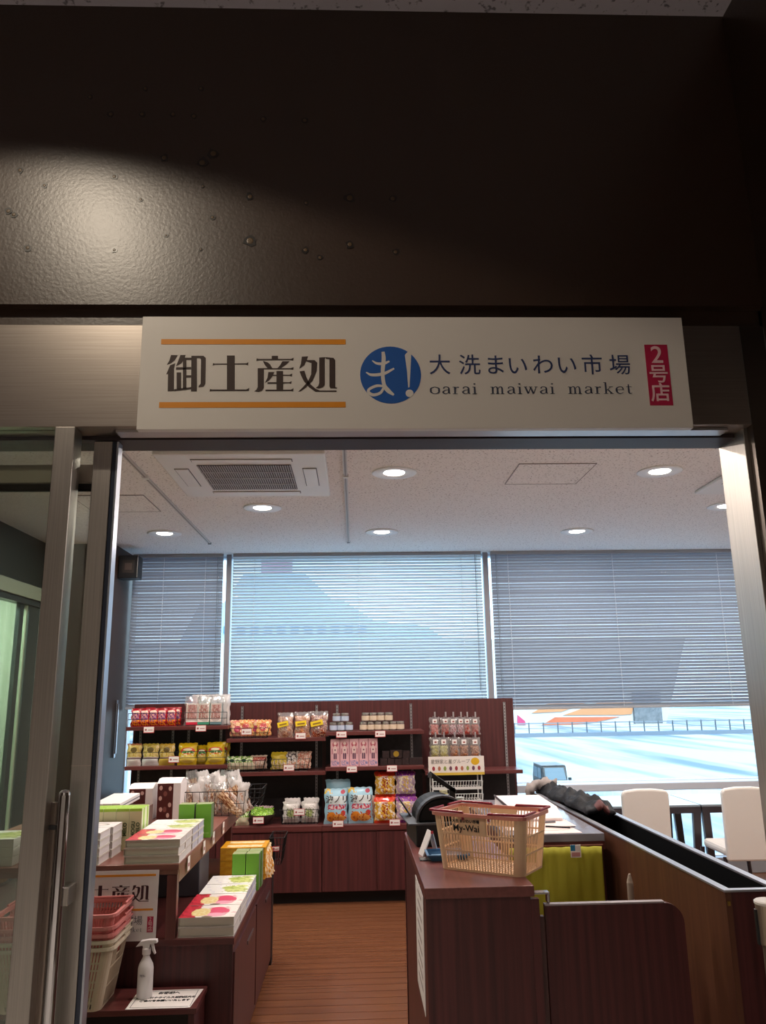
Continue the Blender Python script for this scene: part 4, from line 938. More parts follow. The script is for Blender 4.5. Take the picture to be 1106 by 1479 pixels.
# ------------------------------------------------------------------ gift boxes
ptop = art('pink melon cover', 'eee6e0', [('r', 0, 0, .28, 1, 'cf3044'), ('n', 0, 0, .3, 1, 6, .52, 'a8202e'), ('e', .62, .45, .24, .38, 'd63f66'), ('e', .62, .2, .2, .16, 'e7a0b4'), ('e', .34, .42, .17, .32, 'e8cf86'), ('n', .2, .15, .5, .7, 14, .52, 'f3e6b4'), ('e', .5, .05, .1, .06, '7a6a4a'), ('n', .75, .1, 1, .9, 7, .58, 'd9b8b8')], .35)
gtop = art('green melon cover', 'f0efec', [('e', .72, .4, .24, .28, 'cfd68a'), ('e', .6, .6, .2, .16, 'b7c668'), ('e', .82, .75, .14, .14, 'dbe09a'), ('n', .45, .1, 1, .9, 9, .56, '9aa84e'), ('n', 0, 0, .4, 1, 8, .62, 'c8cbe0')], .35)
kside = mat('box side kraft', 'dbd3c4', .6); wside = mat('box side white', 'e2dedd', .5); vside = mat('box side lilac', 'c3c3d6', .5, noise=(20, 'e6e6ee', .45, .6))
def gift(name, w, d, h, topm, frontm, rightm, cat='gift box'):
    r = thing(name, '', cat); b = MB().box(.003, .009, .0035, w - .0015, d - .002, h - .0035, 0, top=0, front=1, right=2); b.box(0, 0, h - .0035, w, d, h, 4, top=3); b.box(0, 0, 0, w, d, .003, 4)
    b.build('carton', [mat('box base', 'd8d2cc', .5), frontm, rightm, topm, mat('lid edge', 'd5cfc8', .5)], r)
    MB().box(0, 0.0005, .0026, .0028, d, h - .0026).build('spine', mat('box spine', 'bdb3a6', .5), r)
    return r
# upper table stacks: from measured front edge
w_ = at(258, 1252, FY + .01).x - at(180, 1250, FY + .01).x
bxw, bxh = .222, .0305
xr = -.724
depth = .131
gp = gift('gift_box', bxw, depth, bxh, ptop, kside, wside); used = [False]
for row in range(2):
    for k in range(3):
        j = random.Random(row * 3 + k).uniform(-.004, .002)
        place(gp, used, (xr - bxw + j, FY + .012 + row * (depth + .004), TZ + k * (bxh + .0006)), (0, 0, j), ['bottom', 'middle', 'top'][k] + ' pink printed gift box of the ' + ['front', 'second'][row] + ' stack on the raised table', 'pink printed gift boxes on the raised table')
gg = gift('gift_box', bxw, .131, bxh, gtop, kside, vside); used = [False]
for row in range(2):
    for k in range(3):
        place(gg, used, (xr - bxw, FY + .012 + 2 * (depth + .004) + row * .135, TZ + k * (bxh + .0006)), (0, 0, 0), ['bottom', 'middle', 'top'][k] + ' green printed gift box of the ' + ['nearer', 'farther'][row] + ' stack on the raised table', 'green printed gift boxes on the raised table')
# lower tier
p0 = atz(262, 1356, .56); lw_ = .222
xl = -.492 - .002; lh = .0365; ld = .186
gp2 = gift('gift_box', lw_, ld, lh, ptop, kside, wside); used = [False]
for row in range(2):
    for k in range(2):
        place(gp2, used, (xl - lw_, FY + .012 + row * (ld + .006), .5605 + k * (lh + .0006)), (0, 0, 0), ['bottom', 'top'][k] + ' red and pink gift box of the ' + ['front', 'second'][row] + ' stack on the low tier', 'red and pink gift boxes on the low tier')
gg2 = gift('gift_box', lw_ - .01, .178, lh, gtop, kside, vside); used = [False]
for row in range(2):
    for k in range(2):
        place(gg2, used, (xl - lw_ + .008, FY + .012 + 2 * (ld + .006) + row * .182, .5605 + k * (lh + .0006)), (0, 0, 0), ['bottom', 'top'][k] + ' white and green gift box of the ' + ['nearer', 'farther'][row] + ' stack on the low tier', 'white and green gift boxes on the low tier')
# green cartons (2 pairs) on low tier and 2 on raised table
GRN = art('green carton print', '6fb036', [('r', .12, .12, .88, .16, '86b85a'), ('r', .3, .2, .5, .22, 'a4cc7c')], .4); GRT = mat('green carton top', '8f9a6a', .5)
gc = thing('green_carton', '', 'box'); MB().box(-.0325, 0, 0, .0325, .07, .17, 1, front=0, top=2).build('carton', [GRN, mat('green carton side', '6a7f58', .5), GRT], gc, bevel=.001); used = [False]
for i, (px, yy) in enumerate(((-.585, 4.19), (-.517, 4.19), (-.580, 4.264), (-.512, 4.264))):
    place(gc, used, (px, yy, .561), (0, 0, 0), ['left', 'right'][i % 2] + ' ' + ['front', 'rear'][i // 2] + ' green carton on the low tier beside the yellow boxes', 'green cartons on the low tier')
for i, (px, yy) in enumerate(((-.818, 4.02), (-.736, 4.02))):
    place(gc, used, (px, yy, TZ + .0005), (0, 0, 0), ['left', 'right'][i] + ' green carton standing behind the gift boxes on the raised table', 'green cartons on the raised table', scale=(1.15, 1, .90))
# yellow boxes
YBT = art('yellow box top', 'd99a18', [('r', .12, .25, .9, .8, 'ecdcb8'), ('n', .12, .25, .9, .8, 9, .55, 'd9b88a')], .35)
yb = thing('yellow_box', '', 'box'); MB().box(.001, .001, 0, .237, .10, .0285, 1, top=0).box(0, 0, .0285, .238, .101, .031, 1, top=0).build('carton', [YBT, mat('yellow carton', 'cf8f18', .4, noise=(25, 'e0a830', .4, .6))], yb, bevel=.002); used = [False]
yx = -.716
for row in range(2):
    for k in range(5):
        place(yb, used, (yx, 4.42 + row * .104, .561 + k * .0318), (0, 0, 0), ordn(k, 5, 'bottommost', 'topmost', 'from the bottom') + ' yellow box of the ' + ['front', 'rear'][row] + ' stack on the low tier', 'yellow boxes on the low tier')
for i in range(3):
    r = thing('candy_packet', ['nearest', 'middle', 'farthest'][i] + ' orange packet leaning at the right end of the yellow boxes', 'candy packet', (-.475, 4.44 + i * .07, .565), 0, 'orange packets by the yellow boxes', rot=(-.3, .1, .9)); bag('pouch', .09, .15, .03, art('orange packet print', 'cf8a2a', [('n', 0, 0, 1, 1, 6, .5, 'e8d0a8')], .25), 200 + i, r)
wb = wire_basket('wire_basket', 'black wire basket hooked on the right end of the low tier', (-.452, 4.86, .562), .085, .22, .145, n=4); tagcard(398, 1226, 4.755, 'white price tag clipped to the wire basket on the low tier', w=.045, rz=.3)
# left books on raised table
wt = art('white lid with ellipse', 'ebe7e8', [('e', .5, .5, .38, .3, '8f8a86'), ('e', .5, .5, .34, .26, 'e2dedc')], .4)
wbx = gift('white_box', .30, .142, .0305, wt, wside, mat('white box side', 'ded9dc', .5), 'box'); used = [False]
for row in range(2):
    for k in range(4):
        place(wbx, used, (-1.045 - .30 + .008 * row, FY + .005 + row * .148, TZ + .0003 + k * .0311), (0, 0, 0), ordn(k, 4, 'bottommost', 'topmost', 'from the bottom') + ' white box of the ' + ['nearer', 'farther'][row] + ' pile at left of the raised table', 'white boxes at left of the raised table')
# MOGU MELO cartons
MG = art('melon carton print', 'd3cda0', [('r', 0, .93, 1, 1, '9fc23a')], .5)
mgc = thing('melon_carton', '', 'box'); MB().box(0, 0, 0, .0565, .06, .175, 1, front=0, top=2, right=3).build('carton', [MG, mat('melon carton side', 'a9b06a', .5), mat('melon carton top', '97c036', .5), art('melon stripe', 'dfe6c8', [('r', .35, 0, .75, 1, '9cc048')], .5)], mgc, bevel=.001)
text_obj('lettering', 'MOGU', .022, mat('dark green ink', '2f4a26', .6), mgc, bold=.0005, T=Matrix.Translation((.020, -.0008, .088)) @ FACE @ Matrix.Rotation(PI / 2, 4, 'Z')); text_obj('lettering', 'MELO', .022, mat('dark green ink', '2f4a26', .6), mgc, bold=.0005, T=Matrix.Translation((.041, -.0008, .088)) @ FACE @ Matrix.Rotation(PI / 2, 4, 'Z'))
used = [False]; ym = 3.745; xm = -.958
for row in range(2):
    for k in range(6):
        place(mgc, used, (xm - .0575 * (k + 1), ym + row * .062, TZ + .0005), (0, 0, 0), ordn(5 - k, 6) + ' melon carton in the ' + ['front', 'rear'][row] + ' row on the raised table', 'melon cartons on the raised table')
# brown dotted boxes with white gable wrap
dots = [('r', .05, .02, .95, .95, '4c1d1c')] + [('e', x_, y_, .1, .045 * 1.4, 'c9a59c') for x_, y_ in ((.22, .88), (.8, .86), (.2, .6), (.8, .42), (.25, .3), (.7, .14))] + [('e', .5, .72, .12, .07, '7d4a44'), ('e', .5, .3, .12, .07, '7d4a44')]
DB = art('brown dotted print', '571f1e', dots, .4)
for i, (px0, px1, pyt, yy) in enumerate(((186, 210, 1140, 4.62), (227, 250, 1132, 4.58))):
    x0, x1 = at(px0, 1150, yy).x, at(px1, 1150, yy).x; h_ = at(px0, pyt, yy).z - TZ; W_ = x1 - x0
    r = thing('gift_bag_box', ['left shorter', 'right taller'][i] + ' brown dotted box with white folded top on the raised table', 'gift box', (x0, yy, TZ + .0005), 0, 'brown dotted boxes on the raised table')
    MB().box(0, 0, 0, W_, .16, h_, 1, front=0).build('carton', [DB, mat('white carton side', 'e6e0e2', .5)], r, bevel=.001)
    g = MB(); g.prism([(-.004, -.002, h_), (-.004, .162, h_), (-.004, .11, h_ + .022), (-.004, .05, h_ + .022)], (W_ + .044, 0, 0)); g.box(W_, 0, .0, W_ + .040, .16, h_)
    g.build('white_wrap', mat('white gable', 'e9e3e3', .5), r, bevel=.002)
# slim white packets between
for i in range(3):
    x_ = at(163 + 12 * i, 1155, 4.35).x; r = thing('slim_box', ordn(i, 3) + ' slim white box lying behind the melon cartons', 'box', (x_, 4.1, TZ + .125), 0, 'slim white boxes', rot=(.08, 0, -.12)); MB().box(-.025, 0, 0, .025, .25, .03).build('carton', mat('slim white', 'e8e4e6', .4), r, bevel=.002)
    MB().box(-.0255, .0, .012, .0255, .251, .016).build('stripe', mat('navy stripe', '3b3f5a', .5), r)
r = thing('grey_box', 'plain support box under the slim white boxes', 'box', (-1.16, 4.23, TZ + .0005)); MB().box(-.1, -.12, 0, .1, .12, .118).build('carton', mat('kraft support', '6a5148', .6), r)
# wire basket with clear sweet sticks
wb2 = wire_basket('wire_basket', 'black wire basket of clear sweet packs at the far end of the raised table', (-.80, 4.84, TZ + .001), .34, .30, .13, n=8, flare=.01)
rd = random.Random(5); SW = art('white sweet print', 'ddd0c8', [('n', 0, 0, 1, 1, 6, .5, 'b98a6e'), ('n', 0, 0, 1, 1, 13, .58, 'f1ebea')], .2); SW2 = art('beige sweet print', 'cfae8c', [('n', 0, 0, 1, 1, 7, .5, '8c5a3e'), ('n', 0, 0, 1, .4, 13, .5, 'e9dccc')], .2)
for row in range(3):
    for k in range(6):
        x_ = -.94 + k * .055 + rd.uniform(-.01, .01); y_ = 4.74 + row * .085
        r = thing('sweet_packet', ordn(k, 6) + ' clear sweet packet in the ' + ['front', 'middle', 'back'][row] + ' row of the raised wire basket', 'sweet packet', (x_, y_, TZ + .012), 0, 'clear sweet packets in the wire basket', rot=(rd.uniform(-.25, -.05), rd.uniform(-.35, .1), rd.uniform(-.6, .6)))
        bag('contents', .06, .13 + row * .022, .028, SW if (k + row) % 2 else SW2, 220 + row * 6 + k, r, wr=.004); bag('film', .072, .165 + row * .028, .03, PLASTIC2 if k % 2 else PLASTIC, 250 + row * 6 + k, r, crimp=.03, wr=.006)
wb3 = wire_basket('wire_basket', 'black wire basket hanging on the right edge of the raised table', (-.63, 5.0, .86), .15, .26, .10, n=4)
for i in range(4):
    r = thing('sweet_packet', ordn(i, 4, 'nearest', 'farthest', 'from the front') + ' long wrapped sweet hanging over the raised table edge', 'sweet packet', (-.66 + .012 * i, 4.72 + i * .06, .84), 0, 'long wrapped sweets at the table edge', rot=(.1, -.75 + .1 * i, .3)); bag('pouch', .045, .17, .03, SW if i % 2 else SW2, 270 + i, r)
for i, (px, py, yy) in enumerate(((273, 1246, 3.60), (287, 1236, 3.74), (300, 1222, 3.95), (312, 1206, 4.20), (323, 1190, 4.5))):
    if i == 1: continue
    p = x_ = -.716
    r = thing('price_tag', ordn([0, 9, 1, 2, 3][i], 4, 'nearest', 'farthest', 'from the front') + ' white price tag along the raised table edge', 'price tag', (-.715, yy, TZ - .03), 0, 'white price tags on the raised table edge')
    MB().box(0, -.022, -.028, .0015, .022, .028).build('card', PAPER, r); MB().box(.0016, -.014, -.012, .002, .010, .002).build('print', mat('tag print', 'a85a5e', .6), r)
r = thing('storage_box', 'grey plastic box tucked under the raised table', 'box', (-.86, 4.1, .561)); MB().box(-.1, 0, 0, .1, .25, .17).build('body', mat('slate box', '5c5a62', .5), r, bevel=.004); MB().box(-.104, -.004, .17, .104, .254, .182).build('lid', mat('slate lid', '6b6a72', .5), r, bevel=.003)
# left-most things seen through the sidelight
dt = thing('round_display_stand', 'round tan wooden drum stand seen through the left glass', 'display stand', (-2.09, 4.6, 0))
MB().lathe([(.20, 0), (.20, .66), (.22, .67), (.22, .705), (.215, .71), (0, .71)], n=40).build('drum', mat('tan wood', 'b98f62', .4, noise=(1, 'a67c52', .3, .7), stretch=(30, 30, 2)), dt)
MB().lathe([(.203, .52), (.204, .525), (.204, .54), (.203, .545)], n=40).build('band', mat('grey band', '6f665e', .4), dt)
for k in range(3):
    r = thing('gift_box', ['bottom', 'middle', 'top'][k] + ' green printed gift box of the stack seen through the left glass', 'gift box', (-1.62, FY + .03, TZ + .0005 - .0 + k * .035), 0, 'gift boxes behind the left glass'); b = MB().box(0, 0, 0, .22, .22, .034, 1, top=0); b.build('carton', [gtop, wside], r, bevel=.001)
    text_obj('lettering', '大洗メロン', .022, BLACK, r, T=TXT(.11, -.0006, .016))
# rolled poster letters strip behind door stile (hanging paper strip)
r = thing('paper_strip', 'narrow white and black printed strip on the white boxes, behind the door handle', 'paper strip', (-1.178, FY + .003, TZ + .002))
MB().box(-.016, 0, .0, .016, .0015, .118).build('strip', art('strip print', 'e2d9dc', [('n', .05, .05, .95, .95, 14, .47, '3a2a30')], .5), r)

# =================================================================== CASH COUNTER
ct = thing('cash_counter', 'dark wood cash counter carrying the cream shopping basket', 'counter', (.213, 2.648, 0))
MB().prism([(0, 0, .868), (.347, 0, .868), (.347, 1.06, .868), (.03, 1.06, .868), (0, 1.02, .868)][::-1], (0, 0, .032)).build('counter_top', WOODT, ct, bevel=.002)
MB().box(.004, .008, .0, .335, 1.04, .867).build('body', WOOD, ct)
MB().box(.3355, .008, 0, .362, .03, .86).build('side_strip', WOOD, ct)
MB().box(.0, 1.04, .0, .03, 1.055, .867).build('corner_post', WOOD, ct)
nb_ = thing('paper_notice', 'long white notice sheet taped to the left side of the cash counter', 'notice', (.2165, 2.82, .52))
p1, p2, p3, p4 = [at(a_, b_, 1) for a_, b_ in ((590, 1267), (603, 1282), (605, 1405), (593, 1380))]
MB().box(-.0015, -.06, -.02, 0, .26, .33).build('sheet', PAPER, nb_)
pr_ = MB(); rd = random.Random(8)
for k in range(9):
    z_ = .30 - k * .034; pr_.box(-.0021, .0 + rd.uniform(0, .03), z_, -.0016, .20 - rd.uniform(0, .05), z_ + .010)
pr_.build('print', mat('faint print', 'a89a96', .6), nb_)
# return counter
rc = thing('return_counter', 'dark wood return counter with papers behind the cash counter', 'counter', (.64, 3.54, 0))
MB().box(0, 0, .868, .425, 1.12, .9).build('counter_top', mat('return top window sheen', '8b8b96', .1, spec=1), rc, bevel=.002)  # bluish grey puts the window's reflection into the colour of the top
MB().box(.40, .01, 0, .42, 1.1, .867).box(0, .01, 0, .02, 1.1, .867).box(.02, 1.08, 0, .40, 1.1, .867).build('panel', WOOD, rc)
MB().box(0, .002, .835, .425, .014, .8675).build('front_rail', WOODH, rc)
# green curtain
gcm = MB(); nx, nz = 40, 16; grd = {}
for i in range(nx + 1):
    for k in range(nz + 1):
        u, v = i / nx, k / nz; x = .005 + u * (.395 + .0) ; z = .852 - v * .50
        y = .0 + .006 * math.sin(u * 42) * (1 - v * .6) + .012 * math.sin(u * 9 + 2 * v) * v + .008 * math.sin(u * 5 + v * 7) * v
        grd[i, k] = len(gcm.v); gcm.v.append((x - .012 * (1 - u) * v, y - .012, z))
for i in range(nx):
    for k in range(nz): gcm.f.append([grd[i, k], grd[i, k + 1], grd[i + 1, k + 1], grd[i + 1, k]]); gcm.m.append(0)
cu = thing('curtain', 'yellow green cloth curtain hung under the return counter', 'curtain', (.64, 3.527, 0))
c_ = gcm.build('cloth', mat('lime cloth', 'b4b034', .7, bump=(300, .2, .001)), cu, smooth=True); sd = c_.modifiers.new('t', 'SOLIDIFY'); sd.thickness = .002
MB().cyl((0, 0, .855), (.41, 0, .855), .004, n=8).build('curtain_rod', mat('brown rod', '6a3a2a', .5), cu)
p = at(831, 1228, 3.5); MB().box(p.x - .64 - .022, -.030, p.z - .028, p.x - .64 + .022, -.028, p.z + .022, 0).box(p.x - .64 - .022, -.031, p.z - .002, p.x - .64 - .002, -.0301, p.z + .022, 1).box(p.x - .64 - .018, -.031, p.z - .024, p.x - .64 + .018, -.0301, p.z - .008, 2).build('sewn_label', [PAPER, mat('cyan patch', '2f86b8', .5), mat('pinkish print', 'c9908e', .5)], cu)
# gate
gt = thing('swing_gate', 'low dark wood swing gate with rounded corner beside the cash counter', 'gate', (.6, 2.69, 0))
X1 = .427; out = [(.0, .12), (X1 + .02, .12), (X1 + .02, .77)] + [(X1 + .02 - .06 + .06 * math.cos(t), .77 + .06 * math.sin(t)) for t in [PI / 2 * k / 8 for k in range(1, 9)]] + [(0, .83)]
MB().prism([(x, 0, z) for x, z in out], (0, .022, 0)).build('gate_panel', WOOD, gt)
MB().box(.0, -.001, .8302, X1 - .04, .023, .835).build('edge_band', mat('grey edging', '9a8f92', .4), gt)
MB().box(-.03, .0, .1, -.004, .02, .8).build('hinge_strip', mat('gate edge', '5a3a38', .4), gt)
br_ = thing('gate_bracket', 'small chrome angle bracket between the counter and the gate', 'bracket', (.59, 2.70, 0)); MB().box(-.02, 0, .862, .03, .03, .868).box(.022, 0, .836, .03, .03, .8615).build('angle', mat('nickel', 'c0bcbc', .2, 1), br_, bevel=.001)
# planter trough partition
tr = thing('trough_partition', 'long open topped dark partition trough with pale metal edging', 'partition', (1.1, 2.54, 0))
TA = [(.022, 0), (.20, 0), (.20, 2.62), (-.025, 2.62)]
def edge(o, i, t):  # inner outline
    return o
wl = MB()
wl.prism([(.022, 0, 0), (.040, 0, 0), (-.005, 2.62, 0), (-.025, 2.62, 0)], (0, 0, .893), 1)
wl.prism([(.182, 0, 0), (.20, 0, 0), (.20, 2.62, 0), (.182, 2.62, 0)], (0, 0, .893), 0)
wl.prism([(.040, 0, 0), (.182, 0, 0), (.182, .018, 0), (.0397, .018, 0)], (0, 0, .893), 0)
wl.prism([(-.005, 2.602, 0), (.182, 2.602, 0), (.182, 2.62, 0), (-.005, 2.62, 0)], (0, 0, .893), 0)
wl.build('side_wall', [WOOD, WOODP], tr)
MB().prism([(.0402, .0185, .5), (.1815, .0185, .5), (.1815, 2.6, .5), (-.0045, 2.6, .5)], (0, 0, .01)).build('inner_floor', mat('black liner', '050609', .8, spec=.1), tr)
MB().prism([(.0404, .0187, .51), (.042, .0187, .51), (-.003, 2.6, .51), (-.0047, 2.6, .51)], (0, 0, .38)).prism([(.179, .0187, .51), (.1812, .0187, .51), (.1812, 2.6, .51), (.179, 2.6, .51)], (0, 0, .38)).build('liner', mat('black liner', '050609', .8, spec=.1), tr)
MET = mat('pale metal edging', 'b9bcc6', .3, .7)
MB().prism([(.018, -.004, .8932), (.044, -.004, .8932), (-.002, 2.624, .8932), (-.029, 2.624, .8932)], (0, 0, .006)).prism([(.178, -.004, .8932), (.204, -.004, .8932), (.204, 2.624, .8932), (.178, 2.624, .8932)], (0, 0, .006)).prism([(.044, -.004, .8932), (.178, -.004, .8932), (.178, .020, .8932), (.0435, .020, .8932)], (0, 0, .006)).build('edging', MET, tr)
MB().box(.026, -.004, .855, .034, -.0005, .868).build('screw_cap', mat('brass cap', '9a7a3a', .4, .6), tr)
# jacket on the trough
jk = thing('folded_jacket', 'dark rolled jacket draped along the far part of the trough', 'jacket', (1.195, 3.98, .892))
jm = MB(); n1, n2 = 60, 18; idx = {}; rd = random.Random(2)
for i in range(n1 + 1):
    u = i / n1; y_ = u * .98; end = min(1, u / .06)
    for k in range(n2 + 1):
        v = k / n2; x_ = -.085 - .012 * u + .155 * v
        bulge = math.sin(PI * min(max(v, 0), 1)) ** .6
        fold = .014 * math.sin(26 * u + 5 * v + 1.5 * math.sin(9 * v)) + .009 * math.sin(47 * u - 9 * v) + .006 * math.sin(14 * v + 31 * u)
        z_ = .012 + (.050 + fold * 1.0) * bulge * (.55 + .45 * math.sin(end * PI / 2)) + .012 * math.sin(3 * u + 1)
        idx[i, k] = len(jm.v); jm.v.append((x_ + .01 * math.sin(17 * u), y_ + .02 * math.sin(PI * v) * (-1 if i == 0 else 0), z_))
for i in range(n1):
    for k in range(n2): jm.f.append([idx[i, k], idx[i, k + 1], idx[i + 1, k + 1], idx[i + 1, k]]); jm.m.append(1 if i < 2 and 5 < k < 14 else 0)
o = jm.build('cloth', [mat('dark nylon', '14161c', .6, spec=.3, bump=(25, .6, .012)), mat('maroon lining', '5a2a2c', .6)], jk, smooth=True)
sd = o.modifiers.new('t', 'SOLIDIFY'); sd.thickness = .02; sd.offset = -1
wc = thing('white_cloth', 'crumpled pale cloth bunched at the far end of the trough', 'cloth', (1.075, 4.93, .90)); cm = MB(); n1, n2 = 16, 12; idx = {}
path = [(-.03, .0, -.17), (-.035, .0, -.06), (-.03, .0, .02), (.02, .0, .05), (.08, .02, .055), (.14, .03, .045)]
for i in range(n1 + 1):
    t = i / n1 * (len(path) - 1); q0 = int(min(t, len(path) - 2)); f_ = t - q0; c = Vector(path[q0]).lerp(Vector(path[q0 + 1]), f_)
    for k in range(n2):
        a_ = 2 * PI * k / n2; R_ = .026 * (1 + .35 * math.sin(3 * a_ + i * 1.3)) + .008 * math.sin(i * 2.1); idx[i, k] = len(cm.v)
        tdir = (Vector(path[q0 + 1]) - Vector(path[q0])).normalized(); s1 = Vector((0, 1, 0)); s2 = tdir.cross(s1)
        cm.v.append(tuple(c + s1 * R_ * 1.3 * math.cos(a_) + s2 * R_ * math.sin(a_)))
for i in range(n1):
    for k in range(n2): j = (k + 1) % n2; cm.f.append([idx[i, k], idx[i, j], idx[i + 1, j], idx[i + 1, k]]); cm.m.append(0)
cm.f.append([idx[0, k] for k in range(n2)]); cm.m.append(0); cm.f.append([idx[n1, k] for k in range(n2)][::-1]); cm.m.append(0)
cm.build('cloth', mat('pale cloth', '9a918f', .8), wc, smooth=True)
# pole behind gate (umbrella tip)
r = thing('wooden_stick', 'pale upright stick leaning inside the counter by the partition', 'stick', (1.015, 3.1, 0)); MB().lathe([(.011, .05), (.012, .08), (.012, .80), (.004, .83), (0, .832)], n=12).build('shaft', mat('pale stick', 'a89a8c', .5), r)
# items on return counter
pf = thing('paper_folder', 'large white binder lying at the back of the return counter', 'binder', (.82, 3.98, .9045), math.radians(0))
MB().prism([(-.085, -.12, 0), (-.085, .38, 0), (-.085, .36, .058), (-.085, -.02, .05), (-.085, -.12, .012)], (.235, 0, 0)).build('binder', mat('binder cover', 'eadfe0', .5), pf, bevel=.003)
MB().prism([(-.090, -.122, 0), (-.090, -.12, .016), (-.090, -.02, .056), (-.090, .36, .063), (-.090, .365, .055), (-.090, 0, .04)], (.0045, 0, 0)).build('cover_edge', mat('binder edge', '4a4448', .5), pf)
for i, (x_, y_, rz) in enumerate(((.84, 3.64, .05), (.80, 3.72, -.1), (.86, 3.80, .02))):
    r = thing('paper_sheet', ['front', 'middle', 'rear'][i] + ' white paper sheet lying on the return counter', 'paper', (x_, y_, .9005 + .0012 * i), rz, 'papers on the return counter'); MB().box(-.13, -.09, 0, .13, .10, .001).build('sheet', mat('pinkish paper', 'ead6d2', .7), r)
r = thing('ballpoint_pen', 'dark pen lying on the white papers of the return counter', 'pen', (.90, 3.66, .909), math.radians(-25)); MB().cyl((-.06, 0, 0), (.05, 0, 0), .004, n=8).build('barrel', BLACK, r); MB().cyl((.05, 0, 0), (.062, 0, 0), .004, .001, 8).build('tip', CHROME, r)
r = thing('clip_pen', 'short grey pen behind the dark pen on the papers', 'pen', (.88, 3.80, .909), .1); MB().cyl((-.04, 0, 0), (.04, 0, 0), .004, n=8).build('barrel', GREYP, r)
# pump bottle
pbt = at(665, 1180, 3.45); r = thing('sanitiser_bottle', 'clear plastic bottle with green label behind the basket', 'bottle', (at(665, 1180, 3.38).x, 3.38, .9005))
MB().lathe([(0, 0), (.034, 0), (.036, .004), (.036, .10), (.030, .125), (.015, .145), (.013, .16), (0, .16)], n=20).build('body', clear('bottle plastic', 'dfe9e0', .15, .05, .35, 'dfe8e2'), r, smooth=True); MB().lathe([(.0365, .02), (.0368, .021), (.0368, .115), (.0365, .116)], n=20).build('label_band', art('green bottle label', '7f9f4c', [('n', 0, 0, 1, 1, 8, .5, 'd3dba0')], .4), r); MB().lathe([(.015, .155), (.015, .178), (0, .178)], n=16).build('cap', mat('clear cap', 'cfd6d2', .3), r)
# cash register / printer
rg = thing('cash_register', 'black cash register with rounded cover on the far left of the counter', 'cash register', (.345, 3.45, .901), math.radians(4))
MB().box(-.115, -.13, 0, .11, .17, .085).build('base', mat('charcoal plastic', '1b1c20', .45, spec=.3), rg, bevel=.006)
dm_ = MB(); pr = [(-.10, .085)] + [(-.10 * math.cos(t * PI / 14), .095 + .085 * math.sin(t * PI / 14)) for t in range(15)] + [(.10, .085)]
dm_.prism([(x, -.10, z) for x, z in pr], (0, .22, 0)); dm_.build('cover', mat('glossy black cover', '0c0d10', .5, spec=.2), rg, bevel=.012)
dm2 = MB(); pr2 = [(-.108 * math.cos(t * PI / 14), .095 + .093 * math.sin(t * PI / 14)) for t in range(15)] + [(.1005 * math.cos(t * PI / 14), .095 + .0855 * math.sin(t * PI / 14)) for t in range(15)]
dm2.prism([(x, -.102, z) for x, z in pr2], (0, .05, 0)); dm2.build('cover_band', mat('slate band', '3a3d45', .45), rg)
MB().box(-.145, -.132, .082, .112, .172, .088).build('tray_lip', mat('lip grey', '4a4b50', .4), rg)
sc_ = thing('card_reader_arm', 'black tilted display arm rising behind the cash register', 'display arm', (.36, 3.60, .99)); MB().prism([(-.045, 0, .155), (-.032, 0, .172), (.085, 0, .09), (.075, 0, .075)], (0, .02, 0)).build('arm', BLACK, sc_, bevel=.003); MB().box(-.043, -.003, .145, -.026, -.0005, .165).build('end_plate', mat('grey plate', '6d7076', .4), sc_); MB().box(.05, 0, 0, .075, .02, .10).build('post', BLACK, sc_)
ptr = thing('receipt_screen', 'thin tilted black flap at the left side of the register', 'flap', (.225, 3.50, .985)); MB().prism([(-.045, 0, .075), (-.042, 0, .080), (.01, 0, .005), (.006, 0, 0)], (0, .08, 0)).build('flap', mat('flap plastic', '2e2a2e', .3), ptr)
# blue tray, card stand, black strip
bt = thing('money_tray', 'small blue plastic money tray beside the basket', 'tray', (.335, 3.09, .9005)); mb_ = MB(); 
a_, b_, c_, d_ = .075, .06, .06, .045
mb_.prism([(-c_, -d_, 0), (c_, -d_, 0), (c_, d_, 0), (-c_, d_, 0)][::-1], (0, 0, .004))
for s0, s1 in (((-c_, -d_), (c_, -d_)), ((c_, -d_), (c_, d_)), ((c_, d_), (-c_, d_)), ((-c_, d_), (-c_, -d_))):
    e0, e1 = (s0[0] * a_ / c_, s0[1] * b_ / d_), (s1[0] * a_ / c_, s1[1] * b_ / d_); mb_.face([(s0[0], s0[1], 0), (s1[0], s1[1], 0), (e1[0], e1[1], .022), (e0[0], e0[1], .022)])
mb_.box(-a_ - .004, -b_ - .004, .020, a_ + .004, -b_ + .004, .024).box(-a_ - .004, b_ - .004, .020, a_ + .004, b_ + .004, .024).box(-a_ - .004, -b_, .020, -a_ + .004, b_, .024).box(a_ - .004, -b_, .020, a_ + .004, b_, .024)
mb_.build('tray', mat('blue plastic', '3f6f9c', .35), bt); MB().box(-.055, -.04, .0045, .055, .04, .008).build('mat', mat('pale blue mat', '8fb4d4', .5), bt)
cs = thing('card_stand', 'small white and red tent card beside the money tray', 'card stand', (.262, 3.17, .9005), .2); MB().prism([(-.02, -.03, 0), (.018, -.03, .085), (.021, -.03, .085), (-.014, -.03, 0)], (0, .06, 0)).build('front_card', mat('white card', 'e8e2e4', .4), cs); MB().prism([(.021, -.03, .085), (.024, -.03, .083), (.045, -.03, 0), (.041, -.03, 0)], (0, .06, 0)).build('rear_card', mat('clear card', 'b8c6d0', .2), cs); MB().box(.014, -.031, .078, .024, -.0295, .088).build('red_tip', REDP, cs)
r = thing('card_mat', 'small black patterned mat lying beside the money tray', 'mat', (.262, 3.08, .9005)); MB().box(-.03, -.025, 0, .045, .03, .003).build('mat', mat('black pattern', '1f1b1d', .4, noise=(120, '8a8480', .58, .62)), r)
